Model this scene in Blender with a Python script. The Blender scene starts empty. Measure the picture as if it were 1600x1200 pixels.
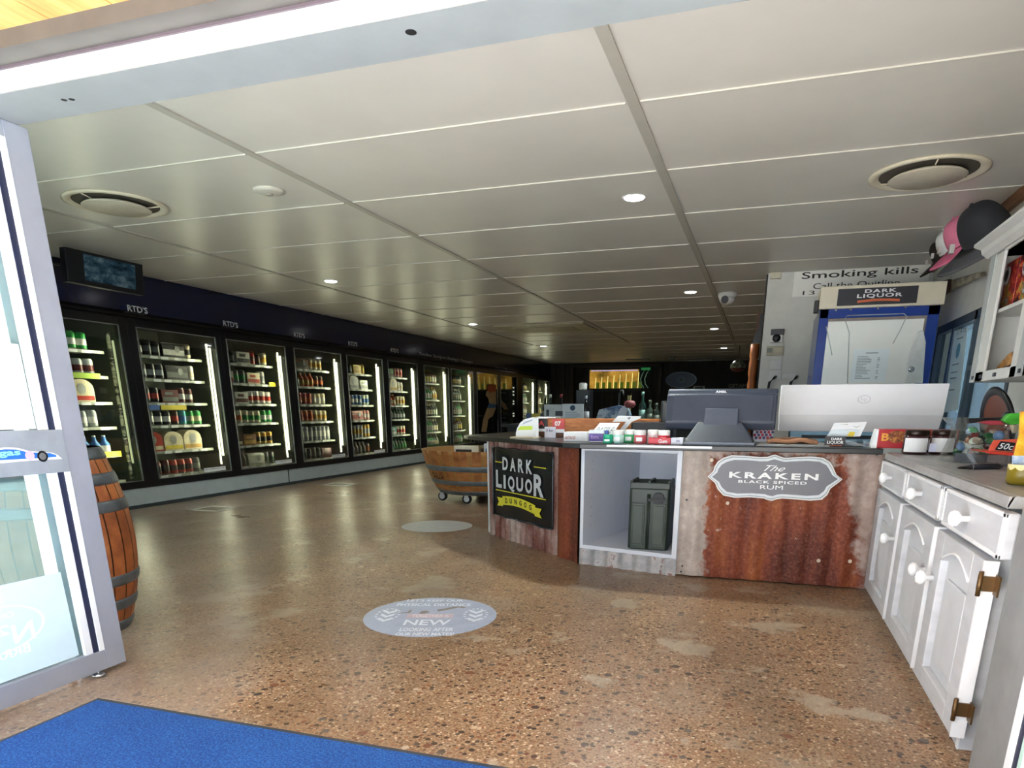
import bpy, bmesh, math, random
from mathutils import Vector, Matrix
random.seed(7)
SC = bpy.context.scene
COL = SC.collection
R = math.radians
# ------------------------------------------------------------------ camera
F, CX, CY, EZ = 1048.467, 835.716, 954.814, 1.4
M = ((0.95092, 0.30942, 0.00148), (0.09052, -0.27361, -0.95757), (-0.29589, 0.91071, -0.28819))
cam = bpy.data.cameras.new('camera'); camo = bpy.data.objects.new('camera', cam); COL.objects.link(camo)
cam.sensor_fit = 'HORIZONTAL'; cam.sensor_width = 36; cam.lens = 36 * F / 1600
cam.shift_x = (800 - CX) / 1600; cam.shift_y = (CY - 600) / 1600
cam.clip_start = 0.05; cam.clip_end = 200
mr = Vector(M[0]); mu = -Vector(M[1]); mb = -Vector(M[2])
mr.normalize(); mb = (mb - mr * mb.dot(mr)).normalized(); mu = mb.cross(mr)
mw = Matrix((mr, mu, mb)).transposed().to_4x4(); mw.translation = (0, 0, EZ)
camo.matrix_world = mw
SC.camera = camo
# ------------------------------------------------------------------ view, sky, sun
SC.view_settings.view_transform = 'Standard'; SC.view_settings.look = 'None'
SC.view_settings.gamma = 1; SC.view_settings.use_curve_mapping = False
SC.view_settings.exposure = 0.55
world = bpy.data.worlds.new('sky'); SC.world = world; world.use_nodes = True
bg = world.node_tree.nodes['Background']
bg.inputs[0].default_value = (0.84, 0.92, 1.0, 1); bg.inputs[1].default_value = 2.5
sun = bpy.data.lights.new('sun', 'SUN'); sun.energy = 52; sun.angle = R(0.6); sun.color = (1, .97, .92)
suno = bpy.data.objects.new('sun', sun); COL.objects.link(suno)
suno.rotation_euler = (R(13), R(-10), 0)

def rayd(x, y):
    a = Vector(((x - CX) / F, (y - CY) / F, 1))
    return Vector([sum(M[r][c] * a[r] for r in range(3)) for c in range(3)])
def PZ(x, y, z): d = rayd(x, y); return d * ((z - EZ) / d.z) + Vector((0, 0, EZ))
def PY(x, y, v): d = rayd(x, y); return d * (v / d.y) + Vector((0, 0, EZ))
def PX(x, y, v): d = rayd(x, y); return d * (v / d.x) + Vector((0, 0, EZ))

# ------------------------------------------------------------------ materials
MATS = {}
def lin(c):
    return tuple((v / 12.92 if v <= .04045 else ((v + .055) / 1.055) ** 2.4) for v in c)
def H(s): return lin(tuple(int(s[i:i + 2], 16) / 255 for i in (0, 2, 4)))
def nodes(name):
    m = bpy.data.materials.new(name); m.use_nodes = True
    nt = m.node_tree; b = nt.nodes['Principled BSDF']
    return m, nt, b
def ramp(nt, stops, fac=None, interp='LINEAR'):
    r = nt.nodes.new('ShaderNodeValToRGB'); r.color_ramp.interpolation = interp
    e = r.color_ramp.elements
    while len(e) > 1: e.remove(e[-1])
    e[0].position = stops[0][0]; e[0].color = (*stops[0][1], 1)
    for p, c in stops[1:]:
        n = e.new(p); n.color = (*c, 1)
    if fac is not None: nt.links.new(fac, r.inputs[0])
    return r
def noise(nt, scale, vec=None, detail=4, rough=.6):
    n = nt.nodes.new('ShaderNodeTexNoise'); n.inputs['Scale'].default_value = scale
    n.inputs['Detail'].default_value = detail; n.inputs['Roughness'].default_value = rough
    if vec is not None: nt.links.new(vec, n.inputs['Vector'])
    return n
def mapping(nt, scale=(1, 1, 1), src='Object'):
    t = nt.nodes.new('ShaderNodeTexCoord'); m = nt.nodes.new('ShaderNodeMapping')
    m.inputs['Scale'].default_value = scale; nt.links.new(t.outputs[src], m.inputs['Vector'])
    return m.outputs[0]
def mix(nt, fac, a, b, mode='MIX'):
    n = nt.nodes.new('ShaderNodeMix'); n.data_type = 'RGBA'; n.blend_type = mode
    for sock, v in ((n.inputs[0], fac), (n.inputs[6], a), (n.inputs[7], b)):
        if isinstance(v, (int, float)): sock.default_value = v
        elif isinstance(v, tuple): sock.default_value = (*v, 1)
        else: nt.links.new(v, sock)
    return n.outputs[2]
def mth(nt, op, a, b=0.0, c=None):
    n = nt.nodes.new('ShaderNodeMath'); n.operation = op
    for i, v in enumerate((a, b) if c is None else (a, b, c)):
        if isinstance(v, (int, float)): n.inputs[i].default_value = v
        else: nt.links.new(v, n.inputs[i])
    return n.outputs[0]
def mat(name, col, rough=.5, metal=0., var=.06, sc=6., stretch=(1, 1, 1), emit=0., coat=0., bump=0., spec=.5):
    if name in MATS: return MATS[name]
    if isinstance(col, str): col = H(col)
    m, nt, b = nodes(name)
    n = noise(nt, sc, mapping(nt, stretch))
    lo = tuple(max(0, c * (1 - 2 * var)) for c in col); hi = tuple(min(1, c * (1 + 2 * var)) for c in col)
    r = ramp(nt, [(.3, lo), (.7, hi)], n.outputs[0])
    nt.links.new(r.outputs[0], b.inputs['Base Color'])
    b.inputs['Roughness'].default_value = rough; b.inputs['Metallic'].default_value = metal
    b.inputs['Specular IOR Level'].default_value = spec
    if coat: b.inputs['Coat Weight'].default_value = coat; b.inputs['Coat Roughness'].default_value = .05
    if emit:
        nt.links.new(r.outputs[0], b.inputs['Emission Color']); b.inputs['Emission Strength'].default_value = emit
    if bump:
        bp = nt.nodes.new('ShaderNodeBump'); bp.inputs['Strength'].default_value = bump; bp.inputs['Distance'].default_value = .01
        nt.links.new(n.outputs[0], bp.inputs['Height']); nt.links.new(bp.outputs[0], b.inputs['Normal'])
    MATS[name] = m; return m
def glassmat(name, tint=(.95, .97, .97), refl=.9, base=.03):
    if name in MATS: return MATS[name]
    m = bpy.data.materials.new(name); m.use_nodes = True; nt = m.node_tree
    for n in list(nt.nodes): nt.nodes.remove(n)
    o = nt.nodes.new('ShaderNodeOutputMaterial'); t = nt.nodes.new('ShaderNodeBsdfTransparent'); g = nt.nodes.new('ShaderNodeBsdfGlossy')
    nz = noise(nt, 3, mapping(nt))
    rr = ramp(nt, [(.3, tuple(v * .97 for v in tint)), (.7, tint)], nz.outputs[0])
    nt.links.new(rr.outputs[0], t.inputs[0]); g.inputs[1].default_value = .03
    fr = nt.nodes.new('ShaderNodeFresnel'); fr.inputs[0].default_value = 1.4
    f2 = mth(nt, 'MULTIPLY_ADD', fr.outputs[0], refl, base)
    mx = nt.nodes.new('ShaderNodeMixShader'); nt.links.new(f2, mx.inputs[0]); nt.links.new(t.outputs[0], mx.inputs[1]); nt.links.new(g.outputs[0], mx.inputs[2])
    nt.links.new(mx.outputs[0], o.inputs[0]); MATS[name] = m; return m

def terrazzo():
    m, nt, b = nodes('terrazzo_floor'); v = mapping(nt)
    wob = noise(nt, 9, v, 3)
    vv = nt.nodes.new('ShaderNodeMix'); vv.data_type = 'VECTOR'; vv.inputs[0].default_value = .018
    nt.links.new(v, vv.inputs[4]); nt.links.new(wob.outputs[1], vv.inputs[5]); v2 = vv.outputs[1]
    base = noise(nt, 2.2, v, 6); fine = noise(nt, 70, v, 3)
    c = ramp(nt, [(.28, H('7c6046')), (.5, H('987a5c')), (.75, H('b3977a'))], base.outputs[0]).outputs[0]
    c = mix(nt, .55, c, ramp(nt, [(.32, H('684e3c')), (.5, H('a38466')), (.72, H('d2b896'))], fine.outputs[0]).outputs[0])
    for sc, thr, var, stops in ((58, .16, .3, [(0, H('5b4636')), (.3, H('8a6549')), (.5, H('d7c2a4')), (.75, H('6a4c3a')), (.9, H('a4643f'))]),
                           (26, .09, .34, [(0, H('3d2f29')), (.25, H('6e3f2c')), (.45, H('554a44')), (.62, H('8c5a3c')), (.8, H('c9b394')), (.9, H('2f2b2b'))]),
                           (11, -.08, .38, [(0, H('3a3230')), (.3, H('5f5a58')), (.55, H('7b4a33')), (.8, H('41342f')), (.93, H('cdbfa8'))])):
        vo = nt.nodes.new('ShaderNodeTexVoronoi'); vo.inputs['Scale'].default_value = sc * 1.12; nt.links.new(v2, vo.inputs['Vector'])
        sep = nt.nodes.new('ShaderNodeSeparateColor'); nt.links.new(vo.outputs['Color'], sep.inputs[0])
        rad = mth(nt, 'MULTIPLY_ADD', sep.outputs[0], var, thr)
        msk = mth(nt, 'LESS_THAN', vo.outputs['Distance'], rad)
        col = ramp(nt, stops, sep.outputs[1], 'CONSTANT').outputs[0]
        c = mix(nt, mth(nt, 'MULTIPLY', msk, .88), c, col)
    pat = noise(nt, .55, v, 6, .65); p = ramp(nt, [(.53, (0, 0, 0)), (.62, (1, 1, 1))], pat.outputs[0]).outputs[0]
    c = mix(nt, mth(nt, 'MULTIPLY', p, .42), c, H('a39a8a'))
    pat2 = noise(nt, 1.7, v, 7, .6); p2 = ramp(nt, [(.58, (0, 0, 0)), (.62, (1, 1, 1))], pat2.outputs[0]).outputs[0]
    c = mix(nt, mth(nt, 'MULTIPLY', p2, .7), c, H('b7ab98'))
    streak = noise(nt, 1.0, mapping(nt, (1, .45, 1)), 7, .62); sk = ramp(nt, [(.4, (0, 0, 0)), (.6, (1, 1, 1))], streak.outputs[0]).outputs[0]
    c = mix(nt, mth(nt, 'MULTIPLY', sk, .42), c, H('4f3e2b'))  # olive-brown streaks darken the floor colour unevenly
    # bare grey cement strip beside the door threshold
    sx = nt.nodes.new('ShaderNodeSeparateXYZ'); nt.links.new(v, sx.inputs[0])
    e = mth(nt, 'ADD', mth(nt, 'MULTIPLY', sx.outputs[0], -1.0), mth(nt, 'MULTIPLY', sx.outputs[1], -.75))
    e = mth(nt, 'ADD', e, mth(nt, 'MULTIPLY', pat.outputs[0], 1.6))
    em = ramp(nt, [(.0, (0, 0, 0)), (.35, (1, 1, 1))], mth(nt, 'SUBTRACT', e, 1.05)).outputs[0]
    c = mix(nt, mth(nt, 'MULTIPLY', mth(nt, 'MULTIPLY', em, ramp(nt, [(.35, (.35,) * 3), (.6, (1, 1, 1))], pat2.outputs[0]).outputs[0]), .5), c, H('a59d94'))
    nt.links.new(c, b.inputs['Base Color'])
    rr = ramp(nt, [(.35, (.27,) * 3), (.7, (.46,) * 3)], pat.outputs[0]); nt.links.new(rr.outputs[0], b.inputs['Roughness'])
    b.inputs['Specular IOR Level'].default_value = .34
    return m
def rustmat(name, kind):
    m, nt, b = nodes(name); v = mapping(nt); vs = mapping(nt, (1, 1, .22)); vh = mapping(nt, (3, 3, 1))
    n1 = noise(nt, 4.2, vs, 7, .65); n2 = noise(nt, 38, v, 5, .7); n3 = noise(nt, 9, v, 6, .65)
    rust = ramp(nt, [(.3, H('2e1512')), (.42, H('5e2618')), (.53, H('8c3f1e')), (.66, H('b5672e'))], n1.outputs[0]).outputs[0]
    rust = mix(nt, .45, rust, ramp(nt, [(.3, H('301812')), (.5, H('743826')), (.7, H('a8745a'))], n2.outputs[0]).outputs[0])
    galv = ramp(nt, [(.3, H('8a8682')), (.5, H('b0a8a0')), (.72, H('dcd6ce'))], n3.outputs[0]).outputs[0]
    sx = nt.nodes.new('ShaderNodeSeparateXYZ'); nt.links.new(v, sx.inputs[0])
    wob = mth(nt, 'MULTIPLY', mth(nt, 'SUBTRACT', n3.outputs[0], .5), .8)
    if kind == 'kraken':
        a = mth(nt, 'ADD', sx.outputs[0], mth(nt, 'MULTIPLY', wob, .35))
        left = ramp(nt, [(.0, (1, 1, 1)), (.04, (0, 0, 0))], mth(nt, 'ADD', a, .40)).outputs[0]
        left = mth(nt, 'MAXIMUM', left, 0)
        right = ramp(nt, [(.0, (0, 0, 0)), (.06, (1, 1, 1))], mth(nt, 'SUBTRACT', mth(nt, 'ADD', a, mth(nt, 'MULTIPLY', mth(nt, 'SUBTRACT', sx.outputs[2], .6), .25)), .72)).outputs[0]
        top = ramp(nt, [(.0, (0, 0, 0)), (.07, (1, 1, 1))], mth(nt, 'SUBTRACT', mth(nt, 'ADD', sx.outputs[2], mth(nt, 'MULTIPLY', wob, .9)), 1.0)).outputs[0]
        k = mth(nt, 'MAXIMUM', mth(nt, 'MAXIMUM', left, mth(nt, 'MULTIPLY', right, .7)), mth(nt, 'MULTIPLY', top, .75))
        sp = ramp(nt, [(.66, (0, 0, 0)), (.7, (1, 1, 1))], n3.outputs[0]).outputs[0]
        k = mth(nt, 'MAXIMUM', k, mth(nt, 'MULTIPLY', sp, .6))
        c = mix(nt, k, rust, mix(nt, .35, galv, H('b9a294')))
    elif kind == 'left':
        g = ramp(nt, [(.42, (0, 0, 0)), (.62, (1, 1, 1))], n1.outputs[0]).outputs[0]
        c = mix(nt, mth(nt, 'MULTIPLY', g, .7), mix(nt, .22, rust, H('7a5c53')), galv)
    elif kind == 'plain':
        c = mix(nt, .25, rust, H('6b4038'))
    else:
        g = ramp(nt, [(.60, (0, 0, 0)), (.66, (1, 1, 1))], n3.outputs[0]).outputs[0]
        c = mix(nt, mth(nt, 'MULTIPLY', g, .8), mix(nt, .3, galv, H('a8b4c4')), rust)
    nt.links.new(c, b.inputs['Base Color']); b.inputs['Roughness'].default_value = .62; b.inputs['Metallic'].default_value = .15
    bp = nt.nodes.new('ShaderNodeBump'); bp.inputs['Strength'].default_value = .4; bp.inputs['Distance'].default_value = .006
    nt.links.new(n2.outputs[0], bp.inputs['Height']); nt.links.new(bp.outputs[0], b.inputs['Normal'])
    return m
def woodmat(name, a, bcol, c, scale=(1, 1, 12), rough=.5, src='Object'):
    if name in MATS: return MATS[name]
    m, nt, b = nodes(name); v = mapping(nt, scale, src); n = noise(nt, 3, v, 6, .6)
    r = ramp(nt, [(.28, H(a)), (.5, H(bcol)), (.72, H(c))], n.outputs[0]); nt.links.new(r.outputs[0], b.inputs['Base Color'])
    b.inputs['Roughness'].default_value = rough; MATS[name] = m; return m
def carpet():
    m, nt, b = nodes('blue_mat_pile'); v = mapping(nt); n = noise(nt, 95, v, 3, .7); n2 = noise(nt, 3, v, 4)
    r = ramp(nt, [(.3, H('0b3478')), (.5, H('1654a6')), (.68, H('3a80d2'))], n.outputs[0])
    c = mix(nt, .25, r.outputs[0], ramp(nt, [(.3, H('1250a0')), (.7, H('2f77cf'))], n2.outputs[0]).outputs[0])
    nt.links.new(c, b.inputs['Base Color']); b.inputs['Roughness'].default_value = .95
    bp = nt.nodes.new('ShaderNodeBump'); bp.inputs['Strength'].default_value = 1; bp.inputs['Distance'].default_value = .02
    nt.links.new(n.outputs[0], bp.inputs['Height']); nt.links.new(bp.outputs[0], b.inputs['Normal'])
    return m
def pictmat(name, stops, scale=8, emit=0., stretch=(1, 1, 1), rough=.4):
    if name in MATS: return MATS[name]
    m, nt, b = nodes(name); n = noise(nt, scale, mapping(nt, stretch), 5, .7)
    r = ramp(nt, [(p, H(c)) for p, c in stops], n.outputs[0]); nt.links.new(r.outputs[0], b.inputs['Base Color'])
    b.inputs['Roughness'].default_value = rough
    if emit: nt.links.new(r.outputs[0], b.inputs['Emission Color']); b.inputs['Emission Strength'].default_value = emit
    MATS[name] = m; return m

ceil_m = mat('ceiling_panel', 'ccc8bf', .36, var=.02, sc=1.5)
white = mat('white_paint', 'dcdcda', .5, var=.02)
wallm = mat('grey_white_wall', 'd6d6d0', .6, var=.03)
black = mat('black_metal', '101115', .35, var=.1)
navy = mat('navy_gloss', '0b1436', .16, var=.08, sc=2)
alu = mat('silver_aluminium', 'a3aab8', .42, .35, var=.03)
aluw = mat('white_aluminium', 'e9edf0', .4, var=.02)
dkblue = mat('dark_blue_seal', '1d2440', .5)
steel = mat('galvanised_hoop', '6d747a', .45, .7, var=.15)
clear = glassmat('clear_glass')
fglass = glassmat('fridge_glass', (.9, .93, .92), .75, .02)
dk = mat('dark_plastic', '2a2e38', .42, var=.06)
dk2 = mat('black_plastic', '14161b', .4)
paper = mat('white_paper', 'eef0f2', .6, var=.02)
oak = woodmat('barrel_oak', '6b3a20', 'a05a2e', 'c07a42', (1.5, 1.5, 1.5))
oak2 = woodmat('tub_oak', '7a4a2a', 'a86a3a', 'c28a54', (1, 1, 3))
chrome = mat('chrome', 'c8ccd0', .2, .9)
# ------------------------------------------------------------------ mesh helpers
class MB:
    def __init__(s): s.v = []; s.f = []; s.m = []; s.sm = []
    def add(s, vs, fs, mi=0, smooth=False):
        o = len(s.v); s.v += [tuple(p) for p in vs]
        for f in fs: s.f.append([i + o for i in f]); s.m.append(mi); s.sm.append(smooth)
        return s
    def box(s, a, b, mi=0, rz=0, piv=None):
        x0, y0, z0 = a; x1, y1, z1 = b
        x0, x1 = sorted((x0, x1)); y0, y1 = sorted((y0, y1)); z0, z1 = sorted((z0, z1))
        vs = [(x0, y0, z0), (x1, y0, z0), (x1, y1, z0), (x0, y1, z0), (x0, y0, z1), (x1, y0, z1), (x1, y1, z1), (x0, y1, z1)]
        if rz:
            px, py = piv or ((x0 + x1) / 2, (y0 + y1) / 2); c, q = math.cos(rz), math.sin(rz)
            vs = [(px + (x - px) * c - (y - py) * q, py + (x - px) * q + (y - py) * c, z) for x, y, z in vs]
        return s.add(vs, [(0, 3, 2, 1), (4, 5, 6, 7), (0, 1, 5, 4), (1, 2, 6, 5), (2, 3, 7, 6), (3, 0, 4, 7)], mi)
    def obox(s, O, U, V, W, mi=0):
        O, U, V, W = map(Vector, (O, U, V, W))
        vs = [O, O + U, O + U + V, O + V, O + W, O + U + W, O + U + V + W, O + V + W]
        fl = [(0, 3, 2, 1), (4, 5, 6, 7), (0, 1, 5, 4), (1, 2, 6, 5), (2, 3, 7, 6), (3, 0, 4, 7)]
        if U.cross(V).dot(W) < 0: fl = [f[::-1] for f in fl]
        return s.add(vs, fl, mi)
    def prism(s, pts, W, mi=0, mi2=None):
        W = Vector(W); n = len(pts); P = [Vector(p) for p in pts]
        nrm = Vector((0, 0, 0))
        for i in range(n):
            a, b = P[i], P[(i + 1) % n]; nrm += a.cross(b)
        fwd = nrm.dot(W) < 0
        bot = list(range(n)); top = list(range(n, 2 * n))
        fs = [bot if fwd else bot[::-1], top[::-1] if fwd else top]
        s.add(P + [p + W for p in P], fs, mi)
        o = len(s.v) - 2 * n
        for i in range(n):
            j = (i + 1) % n; q = [o + i, o + j, o + n + j, o + n + i]
            s.f.append(q[::-1] if fwd else q); s.m.append(mi if mi2 is None else mi2); s.sm.append(False)
        return s
    def lathe(s, prof, c=(0, 0, 0), seg=20, axis='z', smooth=True):
        # prof: list of (r, h, mi)
        c = Vector(c); o = len(s.v); n = len(prof)
        for r, h, _ in prof:
            for k in range(seg):
                a = 2 * math.pi * k / seg; u, w = r * math.cos(a), r * math.sin(a)
                p = (u, w, h) if axis == 'z' else ((h, u, w) if axis == 'x' else (w, h, u))
                s.v.append((c.x + p[0], c.y + p[1], c.z + p[2]))
        for i in range(n - 1):
            for k in range(seg):
                j = (k + 1) % seg
                s.f.append([o + i * seg + k, o + i * seg + j, o + (i + 1) * seg + j, o + (i + 1) * seg + k]); s.m.append(prof[i][2]); s.sm.append(smooth)
        if prof[0][0] > 1e-4: s.f.append([o + k for k in range(seg)][::-1]); s.m.append(prof[0][2]); s.sm.append(False)
        if prof[-1][0] > 1e-4: s.f.append([o + (n - 1) * seg + k for k in range(seg)]); s.m.append(prof[-2][2]); s.sm.append(False)
        return s
    def tube(s, path, r, mi=0, seg=8):
        P = [Vector(p) for p in path]; o = len(s.v); n = len(P)
        for i, p in enumerate(P):
            t = (P[min(i + 1, n - 1)] - P[max(i - 1, 0)]).normalized()
            up = Vector((0, 0, 1)) if abs(t.z) < .9 else Vector((1, 0, 0))
            a = t.cross(up).normalized(); b = t.cross(a)
            rr = r[i] if isinstance(r, (list, tuple)) else r
            for k in range(seg):
                g = 2 * math.pi * k / seg; s.v.append(tuple(p + a * rr * math.cos(g) + b * rr * math.sin(g)))
        for i in range(n - 1):
            for k in range(seg):
                j = (k + 1) % seg; s.f.append([o + i * seg + k, o + (i + 1) * seg + k, o + (i + 1) * seg + j, o + i * seg + j]); s.m.append(mi); s.sm.append(True)
        s.f.append([o + k for k in range(seg)]); s.m.append(mi); s.sm.append(False)
        s.f.append([o + (n - 1) * seg + k for k in range(seg)][::-1]); s.m.append(mi); s.sm.append(False)
        return s
    def grid(s, fn, nu, nv, mi=0, smooth=True):
        vs = [fn(i / nu, j / nv) for j in range(nv + 1) for i in range(nu + 1)]
        fs = [(j * (nu + 1) + i, j * (nu + 1) + i + 1, (j + 1) * (nu + 1) + i + 1, (j + 1) * (nu + 1) + i) for j in range(nv) for i in range(nu)]
        return s.add(vs, fs, mi, smooth)
    def build(s, name, mats, parent=None, bevel=0, origin=None):
        me = bpy.data.meshes.new(name)
        vs = s.v
        if origin is not None:
            vs = [(a - origin[0], b - origin[1], c - origin[2]) for a, b, c in vs]
        me.from_pydata(vs, [], s.f)
        for m in (mats if isinstance(mats, (list, tuple)) else [mats]): me.materials.append(m)
        me.polygons.foreach_set('material_index', s.m); me.polygons.foreach_set('use_smooth', s.sm); me.update()
        ob = bpy.data.objects.new(name, me); COL.objects.link(ob)
        if origin is not None: ob.location = origin
        if parent is not None: ob.parent = parent
        if bevel:
            mo = ob.modifiers.new('bevel', 'BEVEL'); mo.width = bevel; mo.segments = 2; mo.limit_method = 'ANGLE'; mo.angle_limit = R(40)
        return ob
def tag(o, label=None, cat=None, group=None, kind=None):
    if label: o['label'] = label
    if cat: o['category'] = cat
    if group: o['group'] = group
    if kind: o['kind'] = kind
    return o
def thing(name, label, cat, loc=(0, 0, 0), group=None):
    # children are built in world coordinates; `loc` is the thing's base
    o = bpy.data.objects.new(name, None); COL.objects.link(o); o.location = loc; o.empty_display_size = .1
    return tag(o, label, cat, group)
def fix(root):
    # keep world placement of parts that were modelled in world coordinates
    for c in root.children: c.location = c.location - root.location
    return root
def struct(mb, name, mats, **k): return tag(mb.build(name, mats, **k), kind='structure')
def S(a, b, name, m, **k): return struct(MB().box(a, b), name, m, **k)
FONTS = {}
def textmb(s, O, U, V, th=.002, mi=0, mb=None, bold=0., shear=0., space=1.):
    """lettering fitted to the parallelogram O, O+U, O+V, raised along U x V"""
    cu = bpy.data.curves.new('t', 'FONT'); cu.body = s; cu.size = 1; cu.offset = bold; cu.shear = shear; cu.space_character = space; cu.resolution_u = 3
    ob = bpy.data.objects.new('t', cu); COL.objects.link(ob)
    dg = bpy.context.evaluated_depsgraph_get(); dg.update()
    me = bpy.data.meshes.new_from_object(ob.evaluated_get(dg))
    vs = [v.co.copy() for v in me.vertices]; fs = [list(p.vertices) for p in me.polygons]
    bpy.data.objects.remove(ob); bpy.data.meshes.remove(me); bpy.data.curves.remove(cu)
    x0 = min(v.x for v in vs); x1 = max(v.x for v in vs); y0 = min(v.y for v in vs); y1 = max(v.y for v in vs)
    O, U, V = Vector(O), Vector(U), Vector(V); N = U.cross(V).normalized() * th
    mb = mb or MB()
    mb.add([O + U * ((v.x - x0) / (x1 - x0)) + V * ((v.y - y0) / (y1 - y0)) + N for v in vs], fs, mi)
    return mb
def flatpoly(pts, th, mi, mb, n):
    n = Vector(n).normalized() * th
    return mb.prism(pts, n, mi)
def pbox(x0, x1, yt, yb, Y, dep, zb=None, mi=0, mb=None):
    a = PY(x0, yb, Y); b = PY(x1, yt, Y); mb = mb or MB()
    return mb.box((a.x, Y, a.z if zb is None else zb), (b.x, Y + dep, b.z), mi)

# ------------------------------------------------------------------ the room
XF, HC, YB, XR = -8.55, 3.2, 28.35, 1.95
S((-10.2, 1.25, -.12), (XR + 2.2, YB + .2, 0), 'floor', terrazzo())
S((-14, -9, -.14), (8, 1.25, -.004), 'ground_outside', mat('pale_concrete', 'b6b4ae', .8, var=.05))
S((-10.2, 2.45, HC), (XR + .15, YB + .2, HC + .1), 'ceiling', ceil_m)
mj = MB()
for x in (-.905, -3.735, -6.57):
    mj.box((x - .055, 2.7, HC - .006), (x + .012, 20, HC + .004), 0)
    mj.box((x + .012, 2.7, HC - .012), (x + .018, 20, HC + .002), 0)
struct(mj, 'trim_1', mat('ceiling_joiner', 'aaa69b', .4, var=.02))
mj = MB(); y = 4.775
while y < YB:
    for a, b in ((-8.55, -6.63), (-6.55, -3.80), (-3.71, -.97), (-.88, XR)):
        mj.box((a, y - .009, HC - .008), (b, y + .009, HC + .003))
    y += 1.285
struct(mj, 'trim_2', mat('ceiling_rib', 'c6c2b7', .4, var=.02))
# fridge wall: plinth, skirting, navy bulkhead
S((XF - .02, 2.6, 0.05), (XF, YB, .285), 'trim_3', mat('plinth_pale', 'b7c3c4', .45, var=.03))
S((XF - .01, 2.6, 0), (XF + .012, YB, .05), 'baseboard_left', mat('dark_skirting', '3b4546', .5))
S((XF, 10.98, .05), (XF + .004, 11.0, .285), 'trim_4', black)
S((-10.2, 2.3, 2.70), (XF + .02, YB, HC), 'wall_left', navy)
S((-10.2, 2.3, 0), (-9.95, YB, 2.7), 'wall_coolroom', mat('coolroom_back', '191d20', .7))
S((-9.95, 2.6, 0), (XF - .02, YB, .27), 'trim_5', mat('coolroom_floor', '202224', .8))
S((-9.95, 2.6, 2.62), (XF - .02, YB, 2.70), 'trim_6', black)
S((-9.95, 2.45, 0), (XF - .02, 2.6, 2.7), 'trim_7', black)
# far wall of dark timber boards
bm_ = MB(); x = -9.9; i = 0
while x < 1.9:
    bm_.box((x, YB, 0), (x + .38, YB + .06 + .02 * (i % 2), HC)); x += .4; i += 1
bm_.box((-10.2, YB + .1, 0), (2.1, YB + .2, HC))
struct(bm_, 'wall_back', woodmat('dark_boards', '120d09', '1f1610', '2d2117', (2, 2, .4), .6))
# partition with the smoking sign, right wall with a window
YP = 10.7
S((-.095, YP, 0), (XR, YP + .12, HC), 'wall_partition', wallm)
S((-.12, YP + .1, 0), (-.02, YB, HC), 'wall_inner', mat('inner_wall_dark', '2a2522', .7))
wy0, wy1, wz0, wz1 = 6.9, 9.9, 1.1, 2.36
S((XR, 2.45, 0), (XR + .15, wy0, HC), 'wall_right', wallm)
S((XR, wy1, 0), (XR + .15, YP + .12, HC), 'wall_right_2', wallm)
S((XR, wy0, 0), (XR + .15, wy1, wz0), 'wall_right_3', wallm)
S((XR, wy0, wz1), (XR + .15, wy1, HC), 'wall_right_4', wallm)
wf = MB()
for a, b in (((wy0, wz0), (wy1, wz0 + .07)), ((wy0, wz1 - .09), (wy1, wz1)), ((wy0, wz0), (wy0 + .07, wz1)), ((wy1 - .07, wz0), (wy1, wz1)), ((8.22, wz0), (8.3, wz1)), ((9.1, wz0), (9.18, wz1)), ((wy0, 1.78), (8.22, 1.83))):
    wf.box((XR - .012, a[0], a[1]), (XR + .07, b[0], b[1]))
struct(wf, 'window_1', mat('window_frame_blue_grey', '3a4650', .4))
struct(MB().box((XR + .03, wy0, wz0), (XR + .036, wy1, wz1)), 'window_1_pane', glassmat('window_glass', (.5, .6, .64), .8, .05))
S((XR - .004, 4.4, 2.98 + .06), (XR + .0, YP, HC), 'trim_8', wallm)
S((XR - .05, 3.0, 3.10), (XR - .0, YP, HC), 'trim_9', woodmat('brown_cornice', '5f3c25', '7c5233', '936644', (3, 3, 12)))
# front: walls beside the opening, header beam, steel, timber soffit
S((-10.2, 2.38, 2.624), (3.2, 2.63, 2.70), 'trim_10', mat('header_white', 'd9dcd9', .4, var=.02))
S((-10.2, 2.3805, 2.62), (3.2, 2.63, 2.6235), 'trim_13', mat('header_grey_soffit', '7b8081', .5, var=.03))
S((-10.2, 2.40, 2.70), (3.2, 2.63, HC + .1), 'wall_header', wallm)
S((-14, 2.27, 2.705), (4, 2.385, 2.78), 'trim_11', mat('dark_steel', '4a4643', .5, var=.08))
S((-14, 2.37, 2.696), (4, 2.38, 2.706), 'trim_12', mat('purple_seal', '4e424a', .6))
soff = MB(); x = -14
while x < 4:
    soff.box((x, .9, 2.76), (x + .295, 2.27, 2.80)); x += .3
struct(soff, 'ceiling_outside', woodmat('timber_soffit', 'b87a42', 'cf9758', 'e0ae70', (6, .5, 6), .5))
S((.93, 2.42, 0), (4.2, 2.60, 2.62), 'wall_front', wallm)
S((-10.2, 2.42, 0), (-6.4, 2.60, 2.62), 'wall_front_2', mat('facade_grey', '9aa1a6', .6))
ff = MB()
for x in (-3.42, -4.75, -6.4):
    ff.box((x - .05, 2.44, 0), (x + .05, 2.56, 2.62))
ff.box((-6.4, 2.44, 0), (-3.4, 2.56, .1)); ff.box((-6.4, 2.44, 1.1), (-3.4, 2.56, 1.22)); ff.box((-6.4, 2.44, 2.5), (-3.4, 2.56, 2.62))
struct(ff, 'window_2', aluw)
struct(MB().box((-6.4, 2.49, .1), (-3.42, 2.496, 2.5)), 'window_2_pane', glassmat('shop_glass', (.7, .8, .82), .12, .01))
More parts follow.
